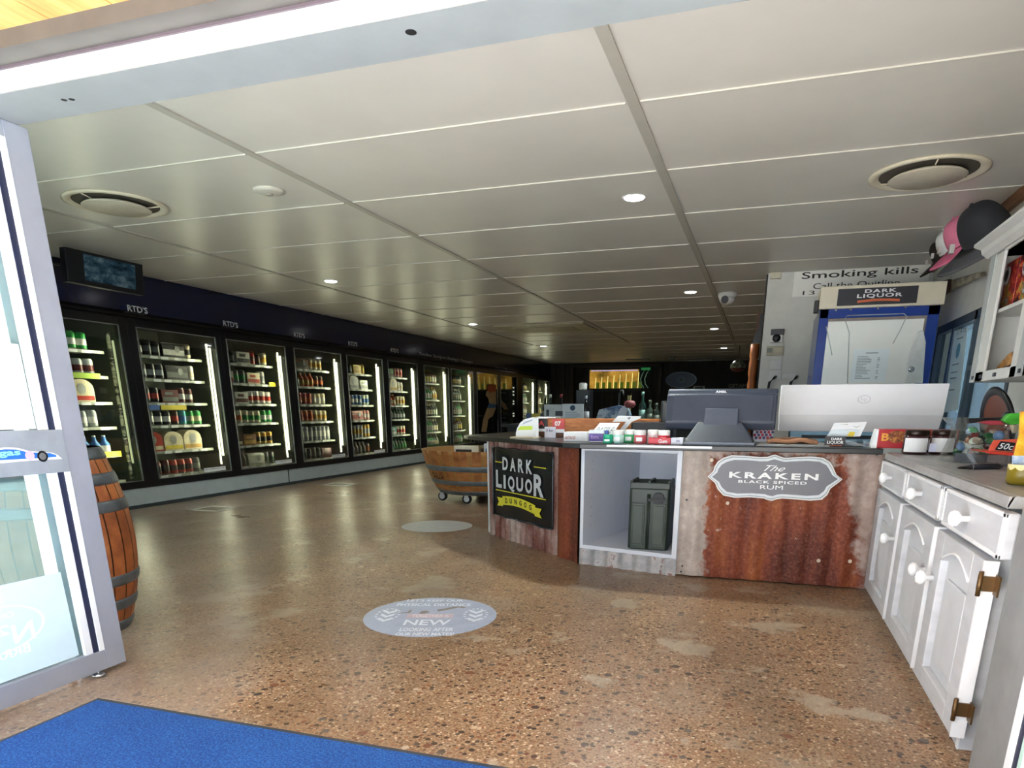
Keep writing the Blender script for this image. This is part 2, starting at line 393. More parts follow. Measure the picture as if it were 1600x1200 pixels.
# holes left by old fixings in the header soffit
for px, py, r in ((642, 50, .012), (100, 156, .007), (112, 155, .007)):
    p = PZ(px, py, 2.62)
    tag(MB().lathe([(r * 1.6, -.0015, 0), (r * 1.6, -.0005, 0)], p, 14).build('screw_hole', dk2), {642: 'large black hole in the middle of the white header soffit', 100: 'left of two small holes at the left end of the header', 112: 'right of two small holes at the left end of the header'}[px], 'hole')

# ------------------------------------------------------------------ open door leaves
def leaf_left():
    x = -3.3; t = thing('glass_door_leaf', 'silver framed glass door leaf folded open on the left, posters on its glass', 'door', (x, 2.67, 0))
    th = .05
    y1, y0, z0, z1 = 2.67, .9, .03, 2.62
    ys = 2.552
    MB().box((x - th, ys, z0), (x, y1, z1)).build('stile', alu, t, .003)
    MB().box((x - th, y0, z0), (x, ys, .14)).build('bottom_rail', alu, t, .003)
    MB().box((x - th, y0, 2.55), (x, ys, z1)).build('top_rail', alu, t, .003)
    MB().box((x - th, y0, 1.095), (x + .004, ys, 1.30)).build('middle_rail', mat('rail_grey', '98a2ab', .5, .2), t, .003)
    b = MB()
    for za, zb in ((.14, 1.095), (1.30, 2.55)):
        b.box((x - .012, ys - .028, za), (x + .003, ys, zb), 0)
        b.box((x - .02, ys - .06, za), (x - .004, ys - .028, zb), 1)
        b.box((x - .03, ys - .1, za), (x - .008, ys - .06, zb), 0)
    b.build('glazing_bead', [aluw, dkblue], t)
    MB().box((x - .03, y0, .14), (x - .026, ys - .06, 2.55)).build('pane', glassmat('leaf_glass', (.74, .82, .83), .3, .01), t)
    MB().lathe([(.03, 0.004, 0), (.034, .012, 0), (.03, .02, 0)], (x - .01, 2.50, 0), 18).lathe([(.008, .02, 0), (.008, .035, 0)], (x - .01, 2.5, 0), 8).build('floor_guide', chrome, t)
    MB().box((x - .045, 2.5, 2.62), (x - .002, 2.6, 2.628)).build('pivot_plate', chrome, t)
    fix(t)
    # posters and stickers on the glass
    def X_(px, py): return PX(px, py, x - .022)
    q = [X_(0, 915), X_(94, 894), X_(123, 1023), X_(0, 1068)]
    q[0] = q[1] + (q[0] - q[1]) * 3.6; q[3] = q[2] + (q[3] - q[2]) * 2.6
    q = [Vector((x - .022, v.y, v.z)) for v in q]
    p = thing('poster', 'pale blue poster with a mirrored oval emblem low on the open door leaf', 'poster', (x, 2.2, .2))
    MB().prism(q, (.002, 0, 0)).build('sheet', mat('pale_blue_poster', 'cfe9f4', .5, var=.02), p)
    em = MB(); c = X_(-10, 988); ry, rz = X_(74, 988).y - c.y, .115
    pts = 40; vs = []; fs = []
    for k in range(pts):
        a = 2 * math.pi * k / pts
        for s_ in (1, .94): vs.append((x - .0185, c.y + ry * s_ * math.cos(a), c.z + rz * s_ * math.sin(a)))
    fs = [(2 * k, 2 * ((k + 1) % pts), 2 * ((k + 1) % pts) + 1, 2 * k + 1) for k in range(pts)]
    em.add(vs, fs)
    def mt(s, px0, px1, pyt, pyb, it=0):   # mirrored lettering
        a = X_(px1, pyb); b2 = X_(px0, pyb); c2 = X_(px1, pyt)
        return textmb(s, (x - .0185, a.y, a.z), (0, b2.y - a.y, 0), (0, 0, c2.z - a.z), .0002, 0, em, .02, it)
    mt('N', 20, 56, 966, 996); mt('2', -8, 16, 974, 990); mt('ON', -8, 22, 954, 962); mt('BRRA', -18, 48, 1003, 1017)
    em.build('emblem', mat('poster_emblem', 'effaf6', .5, var=.01), p); fix(p)
    q = [X_(0, 536), X_(28, 538), X_(56, 670), X_(0, 672)]
    yl = 1.9; q = [(x - .022, yl, q[0].z), (x - .022, q[1].y, q[1].z), (x - .022, q[2].y, q[2].z), (x - .022, yl, q[3].z)]
    tag(MB().prism(q, (.002, 0, 0)).build('poster', mat('blank_white_poster', 'f4f7fb', .5, var=.01)), 'blank white poster high on the open door leaf, above the car sticker', 'poster')
    # racing car sticker
    s = thing('car_sticker', 'blue racing car sticker on the grey middle rail of the open door leaf', 'sticker', (x + .004, 2.3, 1.17))
    out = [(-60, 727), (-60, 708), (-20, 702), (10, 699), (28, 700), (46, 705), (80, 707), (90, 711), (97, 717), (60, 719), (30, 721), (0, 724)]
    X2 = lambda a, b_, d=.0: Vector((x + .0045 + d, PX(a, b_, x + .004).y, PX(a, b_, x + .004).z))
    MB().prism([X2(*q_) for q_ in out], (.001, 0, 0)).build('backing', paper, s)
    inn = [(-60, 718), (-60, 710), (-20, 705), (8, 702), (26, 702.5), (44, 707), (78, 708), (87, 711), (88, 714), (40, 717), (0, 719)]
    MB().prism([X2(*q_, .001) for q_ in inn], (.0008, 0, 0)).build('body', mat('sticker_blue', '2f6fc0', .4), s)
    w = MB(); cpt = X2(66, 713, .002)
    w.lathe([(.026, 0, 0), (.026, .0006, 0)], cpt, 20, 'x'); w.lathe([(.017, .0007, 1), (.017, .0014, 1)], cpt, 20, 'x'); w.build('wheel', [black, chrome], s)
    pk = MB().lathe([(.022, 0, 0), (.022, .0006, 0)], X2(46, 712, .002), 16, 'x'); pk.build('flash', mat('sticker_pink', 'e9b6d2', .5), s)
    a = X2(-2, 716, .002); b2 = X2(33, 716, .002)
    textmb('gas', a, (0, b2.y - a.y, 0), (0, 0, .028), .0006, 0, None, .03).build('lettering', mat('sticker_cyan', '8fe6ea', .5), s)
    fix(s)
leaf_left()
def leaf_right():
    x = .865; t = thing('glass_door_leaf', 'silver framed glass door leaf folded open at the bottom right corner', 'door', (x, 2.67, 0))
    ys = PX(1550, 1200, x).y
    MB().box((x, 2.36, .03), (x + .05, 2.67, 2.62)).build('stile', mat('stile_grey', '8d9090', .5, .2), t, .003)
    b = MB(); b.box((x - .002, 2.31, .14), (x + .04, 2.36, 2.55), 0); b.box((x + .002, 2.262, .14), (x + .04, 2.31, 2.55), 1); b.box((x - .002, 2.235, .14), (x + .04, 2.262, 2.55), 2)
    b.build('glazing_bead', [aluw, dkblue, mat('bead_green', 'b9d9cf', .4)], t)
    MB().box((x, 1.0, .03), (x + .05, 2.36, .14)).box((x, 1.0, 2.55), (x + .05, 2.36, 2.62)).build('rail', alu, t)
    MB().box((x + .02, 1.0, .14), (x + .024, 2.24, 2.55)).build('pane', glassmat('leaf_glass', (.74, .82, .83), .3, .01), t)
    fix(t)
leaf_right()

# ------------------------------------------------------------------ entrance mat
a, b = PZ(153, 1088, .012), PZ(830, 1200, .012)
mt_ = thing('entrance_mat', 'bright blue looped pile entrance mat with a dark rubber border', 'mat', (-1.9, 1.6, 0))
mx0, my1 = a.x, a.y; mx1 = -.35
MB().box((mx0, .5, .0005), (mx1, my1, .004)).build('border', mat('mat_rubber', '3c434c', .7, var=.1), mt_, .002)
MB().box((mx0 + .035, .5, .0045), (mx1 - .035, my1 - .035, .012)).build('pile', carpet(), mt_)
fix(mt_)

# ------------------------------------------------------------------ floor stickers and hatches
def decal(px, py, rx, label, col, writing):
    c = PZ(px, py, 0); r = (PZ(px + rx, py, 0) - PZ(px - rx, py, 0)).length / 2
    t = thing('floor_sticker', label, 'floor sticker', (c.x, c.y, 0))
    mb_ = MB().lathe([(r, .0005, 0), (r, .002, 0)], (c.x, c.y, 0), 48, smooth=False); mb_.build('disc', mat(col[0], col[1], .45, var=.04, sc=9), t)
    if writing:
        ux = (PZ(px + 10, py, 0) - PZ(px - 10, py, 0)); ux.z = 0; ux.normalize(); uy = Vector((-ux.y, ux.x, 0))
        w = MB()
        def tx(s, u0, u1, v0, v1): textmb(s, Vector((c.x, c.y, .0022)) + ux * u0 * r + uy * v0 * r, ux * (u1 - u0) * r, uy * (v1 - v0) * r, .0004, 0, w, .02)
        tx("LET'S KEEP OUR", -.5, .42, .76, .9); tx('PHYSICAL DISTANCE', -.62, .56, .5, .66)
        tx('NEW', -.34, .34, -.48, -.22); tx('LOOKING AFTER', -.34, .42, -.76, -.6); tx('OUR NEW MATES!', -.36, .45, -.95, -.82)
        for cx_ in (-.66, .68):
            for k in range(3):
                pts = [(-.1, .0), (0, -.12), (.1, 0), (.1, .1), (0, -.02), (-.1, .1)]
                w.prism([Vector((c.x, c.y, .0022)) + ux * (cx_ + a_) * r + uy * (b_ + .2 - .2 * k) * r for a_, b_ in pts], (0, 0, .0004))
            for k in range(16):
                an = R(20 + 360 * k / 16)
                w.lathe([(.012, .0022, 0), (.012, .0026, 0)], Vector((c.x, c.y, 0)) + ux * (cx_ + .17 * math.cos(an)) * r + uy * (.05 + .3 * math.sin(an)) * r, 6)
        w.build('lettering', mat('sticker_white', 'dfe6f0', .5, var=.02), t)
        pb = MB().prism([Vector((c.x, c.y, .0021)) + ux * a_ * r + uy * b_ * r for a_, b_ in ((-.36, -.12), (.34, -.12), (.34, .08), (-.36, .08))], (0, 0, .0002))
        pb.build('band', mat('sticker_pink_band', 'c9b3bd', .5), t)
        pbw = textmb('TOGETHER IS', Vector((c.x, c.y, .0024)) + ux * -.28 * r + uy * -.1 * r, ux * .56 * r, uy * .15 * r, .0003); pbw.build('band_lettering', MATS['sticker_white'], t)
        sc_ = MB()
        for pts in ([(-.52, .1), (-.34, .12), (-.33, .28), (-.36, .28), (-.38, .17), (-.5, .14)], [(-.2, .1), (-.12, .08), (-.04, .17), (-.09, .24), (-.17, .22)], [(.08, .2), (.2, .28), (.38, .42), (.46, .38), (.5, .44), (.42, .48), (.3, .46), (.16, .36), (.06, .3)]):
            sc_.prism([Vector((c.x, c.y, .0027)) + ux * a_ * r + uy * b_ * r for a_, b_ in pts], (0, 0, .0002))
        sc_.build('worn_patch', mat('sticker_wear', '8a8078', .6), t)
    fix(t)
decal(673, 962, 103, 'round pale blue floor sticker with white writing, nearest the door mat', ('sticker_blue_grey', 'a4b0c6'), True)
decal(683, 822, 55, 'round worn grey floor sticker further back, beside the left end of the counter', ('sticker_grey', 'd2d3d0'), False)
for px, py, w_, h_, lb in ((335, 795, .55, .5, 'square white framed floor hatch nearer the fridges on the left'), (530, 757, .55, .5, 'small square white framed floor hatch further back along the fridges')):
    c = PZ(px, py, 0); b = MB()
    for a_, b_ in (((-1, -1), (1, -.62)), ((-1, .62), (1, 1)), ((-1, -1), (-.72, 1)), ((.72, -1), (1, 1))):
        b.box((c.x + a_[0] * w_ / 2, c.y + a_[1] * h_ / 2, .0005), (c.x + b_[0] * w_ / 2, c.y + b_[1] * h_ / 2, .003))
    t = thing('floor_hatch', lb, 'floor hatch', (c.x, c.y, 0)); b.build('frame', mat('hatch_white', 'e2e2da', .6), t)
    MB().box((c.x - .22, c.y - .2, .0004), (c.x + .22, c.y + .2, .002)).build('plate', mat('hatch_plate', '75695a', .4), t); fix(t)

# ------------------------------------------------------------------ ceiling fittings
def spot(px, py, label, e=14, r=.085, zz=HC, lab=True):
    c = PZ(px, py, zz - .01); t = thing('downlight', label, 'ceiling light', (c.x, c.y, zz), 'round downlights in the ceiling')
    t['group'] = 'round downlights in the ceiling'
    MB().lathe([(r * 1.05, -.002, 0), (r * 1.25, -.010, 0), (r * 1.3, -.002, 0)], (c.x, c.y, zz), 24).build('trim_ring', white, t)
    MB().lathe([(r, -.012, 0), (r, -.003, 0)], (c.x, c.y, zz), 24).build('diffuser', mat('lamp_cool_white', 'ffffff', .5, var=0, emit=9), t)
    L = bpy.data.lights.new('downlight_beam', 'AREA'); L.shape = 'DISK'; L.size = r * 1.8; L.energy = e; L.color = (.92, 1, .95); L.spread = R(150)
    lo = bpy.data.objects.new('downlight_beam', L); COL.objects.link(lo); lo.location = (c.x, c.y, zz - .02); lo.parent = t
    fix(t)
for px, py, lb in ((991, 310, 'largest and nearest round downlight, in front of the counter ceiling joint'), (517, 440, 'round downlight nearest the fridges, second brightest on the left'),
                   (1079, 457, 'round downlight just left of the white security camera'), (739, 507, 'round downlight at the left corner of the square ceiling panel'),
                   (849, 541, 'round downlight beyond the square ceiling panel, towards the back'), (1116, 514, 'small round downlight below the security camera, nearer one'),
                   (1131, 544, 'small round downlight below the security camera, furthest one')):
    spot(px, py, lb, {991: 42, 1079: 45}.get(px, 16))
def vent(px, py, r, label):
    c = PZ(px, py, HC); t = thing('air_diffuser', label, 'air vent', (c.x, c.y, HC)); z = HC
    cream = mat('vent_cream', 'd6cdb6', .45, var=.04)
    MB().lathe([(r * .99, 0, 0), (r, -.012, 0), (r * .93, -.02, 0), (r * .86, -.014, 0), (r * .82, -.001, 0)], (c.x, c.y, z), 48).build('outer_ring', cream, t)
    MB().lathe([(r * .84, -.002, 0), (r * .5, -.0015, 0)], (c.x, c.y, z), 48).build('throat', mat('vent_shadow', '4c463c', .8), t)
    MB().lathe([(r * .60, -.022, 0), (r * .66, -.040, 0), (r * .64, -.046, 0), (0.001, -.05, 0)], (c.x, c.y, z), 48).build('centre_disc', mat('vent_disc', 'c0b8a6', .5, var=.05), t)
    b = MB()
    for k in range(3):
        an = R(30 + 120 * k); b.tube([(c.x + r * .5 * math.cos(an), c.y + r * .5 * math.sin(an), z - .03), (c.x + r * .84 * math.cos(an), c.y + r * .84 * math.sin(an), z - .006)], .006)
    b.build('bracket', cream, t); fix(t)
vr = .5 * 1.8 / 1.0 * .96
vent(1450, 270, .43, 'large round cream air diffuser in the ceiling above the hanging caps')
vent(182, 318, .43, 'large round cream air diffuser in the ceiling above the wall television')
c = PZ(420, 297, HC)
t = thing('smoke_detector', 'small round white smoke detector on the ceiling left of centre', 'smoke detector', (c.x, c.y, HC))
MB().lathe([(.13, 0, 0), (.13, -.012, 0), (.09, -.025, 0), (.03, -.03, 0), (.001, -.032, 0)], c, 28).build('body', mat('detector_white', 'c8c4b8', .5), t)
MB().lathe([(.03, -.03, 0), (.026, -.04, 0), (.001, -.041, 0)], c + Vector((.0, 0, 0)), 16).build('sensor', mat('detector_grey', '9a968c', .5), t); fix(t)
c = PZ(1137, 458, HC)
t = thing('security_camera', 'white dome security camera hanging from the ceiling', 'security camera', (c.x, c.y, HC))
MB().lathe([(.15, 0, 0), (.15, -.04, 0), (.14, -.07, 0)], c, 28).build('base', white, t)
MB().lathe([(.135, -.07, 0), (.12, -.12, 0), (.08, -.155, 0), (.001, -.17, 0)], c, 28).build('dome', white, t)
MB().lathe([(.055, -.03, 0), (.06, 0, 0), (.04, .012, 0), (.001, .014, 0)], c + Vector((-.03, -.12, -.11)), 20, 'y').build('lens', dk2, t); fix(t)
q = [PZ(*p, HC) for p in ((770, 505), (917, 505), (937, 516), (775, 521))]
xa, xb, ya, yb = -5.95, -3.85, 15.2, 16.7
t = thing('air_cassette', 'flat square pale ceiling cassette panel between the far downlights', 'ceiling panel', ((xa + xb) / 2, (ya + yb) / 2, HC))
MB().box((xa, ya, HC - .035), (xb, yb, HC)).build('frame', mat('cassette_cream', 'c4bfa6', .5), t, .01)
MB().box((xa + .35, ya + .3, HC - .045), (xb - .35, yb - .3, HC - .034)).build('grille', mat('cassette_grille', 'aaa58e', .5), t); fix(t)
for px, py, w_, lb in ((997, 561, .9, 'long thin ceiling batten light near the back, left one'), (1094, 562, 1.0, 'long thin ceiling batten light near the back, right one')):
    c = PZ(px, py, HC); t = thing('batten_light', lb, 'ceiling light', (c.x, c.y, HC))
    MB().box((c.x - w_ / 2, c.y - .1, HC - .03), (c.x + w_ / 2, c.y + .1, HC)).build('body', mat('batten_grey', '8b9089', .5), t)
    MB().box((c.x - w_ / 2 + .05, c.y - .06, HC - .045), (c.x + w_ / 2 - .05, c.y + .06, HC - .03)).build('tube', white, t); fix(t)

# ------------------------------------------------------------------ fridges
BAYS = [(5.95, 7.70), (7.98, 9.49), (9.73, 11.23), (11.48, 13.04), (13.24, 14.72), (14.97, 16.45), (16.82, 18.33), (18.50, 20.1), (20.37, 22.15), (22.45, 24.12), (24.76, 26.35), (26.6, 28.1)]
ORD = ['first', 'second', 'third', 'fourth', 'fifth', 'sixth', 'seventh', 'eighth', 'ninth', 'tenth', 'eleventh', 'twelfth']
SH6 = [2.16, 1.83, 1.485, 1.15, .765, .40]; SH5 = [2.08, 1.64, 1.21, .78, .38]
shm = mat('shelf_white', 'b4b8ac', .45); tagm = mat('price_strip', 'aab0a2', .5, var=.12, sc=25)
ledm = mat('led_tube', 'fdffd2', .5, var=0, emit=5); liner = mat('fridge_liner', '5b6157', .55); liner_lit = mat('fridge_liner_lit', 'b9bfa5', .5)
rackm = pictmat('slotted_rack', [(.45, 'c9c9a6'), (.55, '2a2c22')], 18, 0, (.1, .1, 1))
edge = mat('door_edge', '8d9492', .35, .6); tick = {'y': mat('ticket_yellow', 'ecd42a', .5), 'l': mat('ticket_lime', 'a5c63b', .5), 'b': mat('ticket_blue', '3d6fc4', .5)}
bayroots = []
for i, (y0, y1) in enumerate(BAYS):
    pre = (BAYS[i - 1][1] + y0) / 2 if i else y0 - .1
    nxt = (BAYS[i + 1][0] + y1) / 2 if i < 11 else y1 + .2
    desc = {0: 'leftmost glass door fridge, partly behind the barrel and door leaf', 8: 'ninth glass door fridge from the left, unlit, figure poster on its glass', 9: 'tenth glass door fridge from the left, unlit with a row of light spots',
            6: 'seventh glass door fridge from the left, lit, full of wine bottles', 7: 'eighth glass door fridge from the left, lit, wine bottles, above the wooden tub'}.get(i, '%s glass door fridge from the left, lit shelves of drinks' % ORD[i])
    t = thing('display_fridge', desc, 'fridge', (XF, (y0 + y1) / 2, .285), 'black glass door fridges along the left wall'); bayroots.append(t)
    lit = i not in (8, 9); z0, z1 = .385, 2.505
    fr = MB(); fr.box((XF - .06, pre, .285), (XF + .02, y0, 2.62)).box((XF - .06, y1, .285), (XF + .02, nxt, 2.62)).box((XF - .06, y0, .285), (XF + .02, y1, z0)).box((XF - .06, y0, z1), (XF + .02, y1, 2.62))
    fr.build('frame', black, t, .004)
    MB().prism([(XF + .02, pre, 2.62), (XF + .07, pre, 2.62), (XF + .07, pre, 2.655), (XF + .02, pre, 2.70)], (0, nxt - pre, 0)).build('fascia', mat('gloss_black', '08090c', .12), t)
    d = MB(); w = .012
    d.box((XF + .02, y0, z0), (XF + .032, y0 + w, z1)).box((XF + .02, y1 - w * 1.6, z0), (XF + .032, y1, z1)).box((XF + .02, y0, z1 - w), (XF + .032, y1, z1)).box((XF + .02, y0, z0), (XF + .032, y1, z0 + w))
    dd = d.build('door', edge, t)
    MB().box((XF + .022, y0 + .01, z0 + .01), (XF + .026, y1 - .01, z1 - .01)).build('pane', fglass, dd)
    MB().tube([(XF + .035, y1 - .1, 1.0), (XF + .06, y1 - .1, 1.03), (XF + .06, y1 - .1, 1.5), (XF + .035, y1 - .1, 1.53)], .008).build('handle', black, dd) if i not in (6, 7) else None
    ln = MB(); pale = 1 if i in (6, 7, 10, 11) else 0  # far side wall of the brighter bays: lamp glow put into a paler liner colour
    ln.box((XF - 1.25, pre + .02, .27), (XF - 1.23, nxt - .02, 2.62), 0).box((XF - 1.23, pre + .02, .27), (XF - .06, pre + .04, 2.62), 0).box((XF - 1.23, nxt - .04, .27), (XF - .06, nxt - .02, 2.62), pale)
    ln.build('liner', [liner, liner_lit], t)
    MB().box((XF - .17, y1 - .075 + .02, z0 + .03), (XF - .15, y1 - .03 + .02, z1 - .12)).build('slotted_rail', rackm, t)
    if lit:
        MB().box((XF - .085, y1 - .055, .64), (XF - .06, y1 - (.034 if i else -.0), 2.34) if i else (XF - .07, y1 - .03, 2.3)).build('light_tube', ledm if i else mat('led_dim', 'c9cfa0', .5, var=0, emit=.6), t)
        L = bpy.data.lights.new('fridge_light', 'AREA'); L.shape = 'RECTANGLE'; L.size = .05; L.size_y = 1.9; L.energy = 19 if i not in (0,) else 12; L.color = (1, .96, .66)
        lo = bpy.data.objects.new('fridge_light', L); COL.objects.link(lo); lo.location = (XF - .09, y1 - .08, 1.45)
        dv = Vector((-.25, -1, 0)).normalized(); lo.rotation_euler = dv.to_track_quat('-Z', 'Y').to_euler(); lo.parent = t
    for z in (SH5 if i >= 6 else SH6) if i not in (8,) else (1.2,):
        s = MB().box((XF - .75, y0 + .03, z - .018), (XF - .25, y1 - .07, z), 0).box((XF - .25, y0 + .03, z - .036), (XF - .238, y1 - .07, z + .002), 1)
        yy = y0 + .08
        while yy < y1 - .25 and i < 6:
            s.box((XF - .238, yy, z - .04), (XF - .235, yy + .14, z - .002), 2); yy += random.choice((.2, .26, .34))
        s.build('shelf', [shm, tagm, paper], t)
    if i in (1, 2, 3, 4): # white notice at the foot of the door
        n = MB().box((XF + .032, y1 - .62, .41), (XF + .036, y1 - .15, .475)); nn = n.build('notice', paper, t)
        textmb('PULL TO OPEN PLEASE CLOSE', (XF + .0365, y1 - .6, .445), (0, .42, 0), (0, 0, .018), .0003).build('lettering', black, nn)
    fix(t)
def ticket(i, py0, py1, z, c, w2):
    tag(MB().box((XF - .23, py0, z - .06), (XF - .224, py1, z + .012)).build('price_ticket', tick[c]), w2, 'price ticket')
ticket(0, 7.05, 7.5, 1.85, 'l', 'lime green price ticket on the second shelf of the leftmost fridge')
ticket(0, 7.2, 7.62, .80, 'y', 'bright yellow price ticket low in the leftmost fridge beside the barrel top')
ticket(1, 8.45, 8.95, 1.44, 'y', 'long yellow price ticket on the third shelf of the second fridge')
ticket(1, 8.18, 8.42, 1.44, 'b', 'short blue price ticket on the third shelf of the second fridge')
ticket(2, 11.0, 11.18, 1.86, 'y', 'yellow price ticket at the right end of the third fridge, second shelf')

# drinks: one mesh per colour variant
DC = dict(white='e6e4dc', silver='a9aeb0', green='2f9a4a', dgreen='1f4a34', black='1a1a1d', red='b3301f', cream='ded2b0', gold='c79a3a', orange='d0652a', brown='4a2a18', pink='d9958c',
          yellow='d9c23c', blue='3f78b8', teal='3a9ba0', pale='cfd6c2', amber='7a4317', maroon='5a1c1c', grey='6d726f')
def dm(c, r=.35): return mat('drink_' + c, DC[c], r, .1, var=.12, sc=14)
PROTO = {}
def proto(kind, c1, c2):
    k = (kind, c1, c2)
    if k in PROTO: return PROTO[k]
    b = MB(); ms = [dm(c1), dm(c2), mat('tin_rim', 'b8bab8', .3, .8)]
    if kind == 'can':
        b.lathe([(.052, 0, 2), (.068, .014, 0), (.068, .05, 1), (.0682, .12, 0), (.068, .17, 0), (.056, .19, 2), (.055, .194, 2), (.05, .188, 2)], seg=12)
    elif kind == 'tall':
        b.lathe([(.05, 0, 2), (.062, .014, 0), (.062, .07, 1), (.0622, .17, 0), (.062, .23, 0), (.05, .25, 2), (.047, .246, 2)], seg=12)
    elif kind == 'bottle':
        b.lathe([(.055, 0, 0), (.062, .01, 0), (.062, .04, 1), (.0625, .13, 0), (.06, .15, 0), (.028, .2, 0), (.022, .25, 1), (.024, .265, 2), (.02, .27, 2)], seg=12)
    elif kind == 'wine':
        b.lathe([(.065, 0, 0), (.072, .01, 0), (.072, .05, 1), (.0725, .17, 0), (.07, .2, 0), (.03, .26, 0), (.024, .28, 1), (.025, .34, 1), (.02, .345, 1)], seg=12)
    elif kind == 'pack':   # carry carton of cans, tops showing
        b.prism([(-.13, -.2, 0), (.0, -.2, 0), (.0, -.2, .15), (-.02, -.2, .18), (-.13, -.2, .18)], (0, .4, 0), 0)
        b.box((.0005, -.19, .03), (.004, .19, .10), 1); b.lathe([(.045, .0045, 2), (.045, .008, 2)], (0, .06, .11), 14, 'x')
        b.box((-.1, -.17, .18), (-.03, .17, .186), 1)
    elif kind == 'box':
        b.box((-.2, -.15, 0), (0, .15, .17), 0); b.box((.0005, -.14, .02), (.003, .14, .075), 1); b.box((.0005, -.09, .1), (.003, .05, .14), 1)
    elif kind == 'arch':   # carton with arched handle top
        pts = [(0, -.17, 0), (0, .17, 0), (0, .17, .15)] + [(0, .17 * math.cos(R(a_)), .15 + .11 * math.sin(R(a_))) for a_ in range(20, 180, 20)] + [(0, -.17, .15)]
        b.prism(pts, (-.2, 0, 0), 0); b.box((.0005, -.16, .02), (.003, .16, .07), 1); b.lathe([(.06, .001, 2), (.06, .004, 2)], (0, 0, .15), 14, 'x')
    me_o = b.build(kind, ms); me = me_o.data; bpy.data.objects.remove(me_o)
    PROTO[k] = me; return me
SC_ = 1.14
WID = dict(can=.155, tall=.145, bottle=.15, wine=.152, pack=.44, box=.35, arch=.39)
NM = dict(can='drink_can', tall='tall_can', bottle='beer_bottle', wine='wine_bottle', pack='can_multipack', box='drink_carton', arch='carry_carton')
CT = dict(can='can', tall='can', bottle='bottle', wine='bottle', pack='multipack', box='carton', arch='carton')
CN = dict(dgreen='dark green', pale='pale grey-green')
used = set()
def cn(c): return CN.get(c, c)
def run(i, si, kind, c1, c2, n, ypos):
    shs = SH5 if i >= 6 else SH6; z = shs[si]; w = WID[kind]; me = proto(kind, c1, c2)
    noun = dict(can='can', tall='tall can', bottle='bottle', wine='wine bottle', pack='multipack', box='carton', arch='carry carton')[kind]
    if c1 == c2: d = '%s %s' % (cn(c1), noun)
    else: d = '%s %s with %s label' % (cn(c1), noun, cn(c2))
    shn = ORD[si] if si < len(shs) - 1 else 'bottom'
    lb = '%s on the %s shelf of the %s fridge' % (d, shn, ORD[i] if i else 'leftmost')
    for k in range(n):
        y = ypos + w / 2
        if y + w / 2 > BAYS[i][1] - .13: return ypos
        o = bpy.data.objects.new(NM[kind], me); COL.objects.link(o)
        o.location = (XF - .26 - (.07 if kind in ('can', 'tall', 'bottle', 'wine') else 0) , y, z + .001)
        o.rotation_euler[2] = random.uniform(-.3, .3) if w < .2 else 0
        hs = (1.14 if kind not in ('wine', 'bottle') else 1.0) * random.uniform(.97, 1.03); o.scale = (1.08, 1.08, hs)
        tag(o, lb, CT[kind], '%ss, %s shelf of the %s fridge' % (d, shn, ORD[i] if i else 'leftmost'))
        ypos += w + .004
    return ypos
STOCK = {
 0: ['box:brown/cream:1 can:green/white:3', 'arch:cream/maroon:1 can:silver/maroon:3', 'arch:cream/red:3', 'bottle:brown/gold:1 can:silver/white:3', 'bottle:blue/white:4', 'box:pale/green:1'],
 1: ['bottle:brown/white:2 can:black/grey:2 pack:black/white:1 arch:black/cream:1', 'can:teal/black:1 can:black/silver:3 pack:black/grey:1 arch:cream/white:1', 'can:black/red:3 box:maroon/grey:1 can:maroon/white:2 pack:cream/white:1',
     'can:grey/white:2 can:black/white:2 can:brown/red:1 can:teal/blue:1 can:green/cream:3', 'arch:red/cream:1 arch:cream/yellow:1 arch:cream/gold:1 can:gold/cream:1', 'can:dgreen/black:1 can:maroon/black:2 can:red/black:3 pack:pale/grey:1'],
 2: ['bottle:gold/yellow:1 bottle:black/grey:2 box:white/black:1 can:red/maroon:1 bottle:black/brown:1 can:cream/gold:3', 'box:white/red:1 can:grey/green:2 box:cream/red:1 can:white/silver:3', 'tall:white/black:1 can:maroon/white:1 box:white/maroon:1 can:white/red:4',
     'can:orange/white:1 can:cream/orange:2 can:cream/green:3 can:green/white:3', 'arch:brown/cream:1 box:amber/gold:1 can:gold/black:2', 'bottle:black/dgreen:1 pack:pale/white:1 pack:dgreen/grey:1'],
 3: ['can:brown/gold:2 pack:amber/black:1 can:cream/gold:4', 'bottle:grey/silver:3 bottle:orange/gold:3 can:brown/orange:3', 'can:red/orange:5 can:cream/white:4', 'can:red/cream:2 can:orange/red:3 can:cream/gold:3', 'tall:silver/white:10', 'can:grey/dgreen:3 can:black/grey:3 box:maroon/brown:1'],
 4: ['bottle:grey/silver:3 box:yellow/gold:2', 'arch:pale/white:1 arch:white/silver:1 box:pale/grey:1', 'pack:pink/white:1 can:blue/white:3 can:pale/blue:2', 'bottle:pink/white:3 pack:pink/red:1 can:pink/white:3', 'tall:silver/gold:6 tall:gold/silver:3', 'box:red/orange:1 bottle:black/grey:3 box:orange/brown:1'],
 5: ['box:pink/gold:1 box:green/brown:1 can:pink/red:2', 'bottle:brown/cream:3 arch:cream/gold:1 can:white/cream:3', 'bottle:orange/cream:5 can:cream/gold:3', 'tall:silver/white:2 bottle:dgreen/silver:6', 'box:teal/white:2 can:cream/red:3', 'bottle:green/teal:4 bottle:dgreen/green:4'],
}
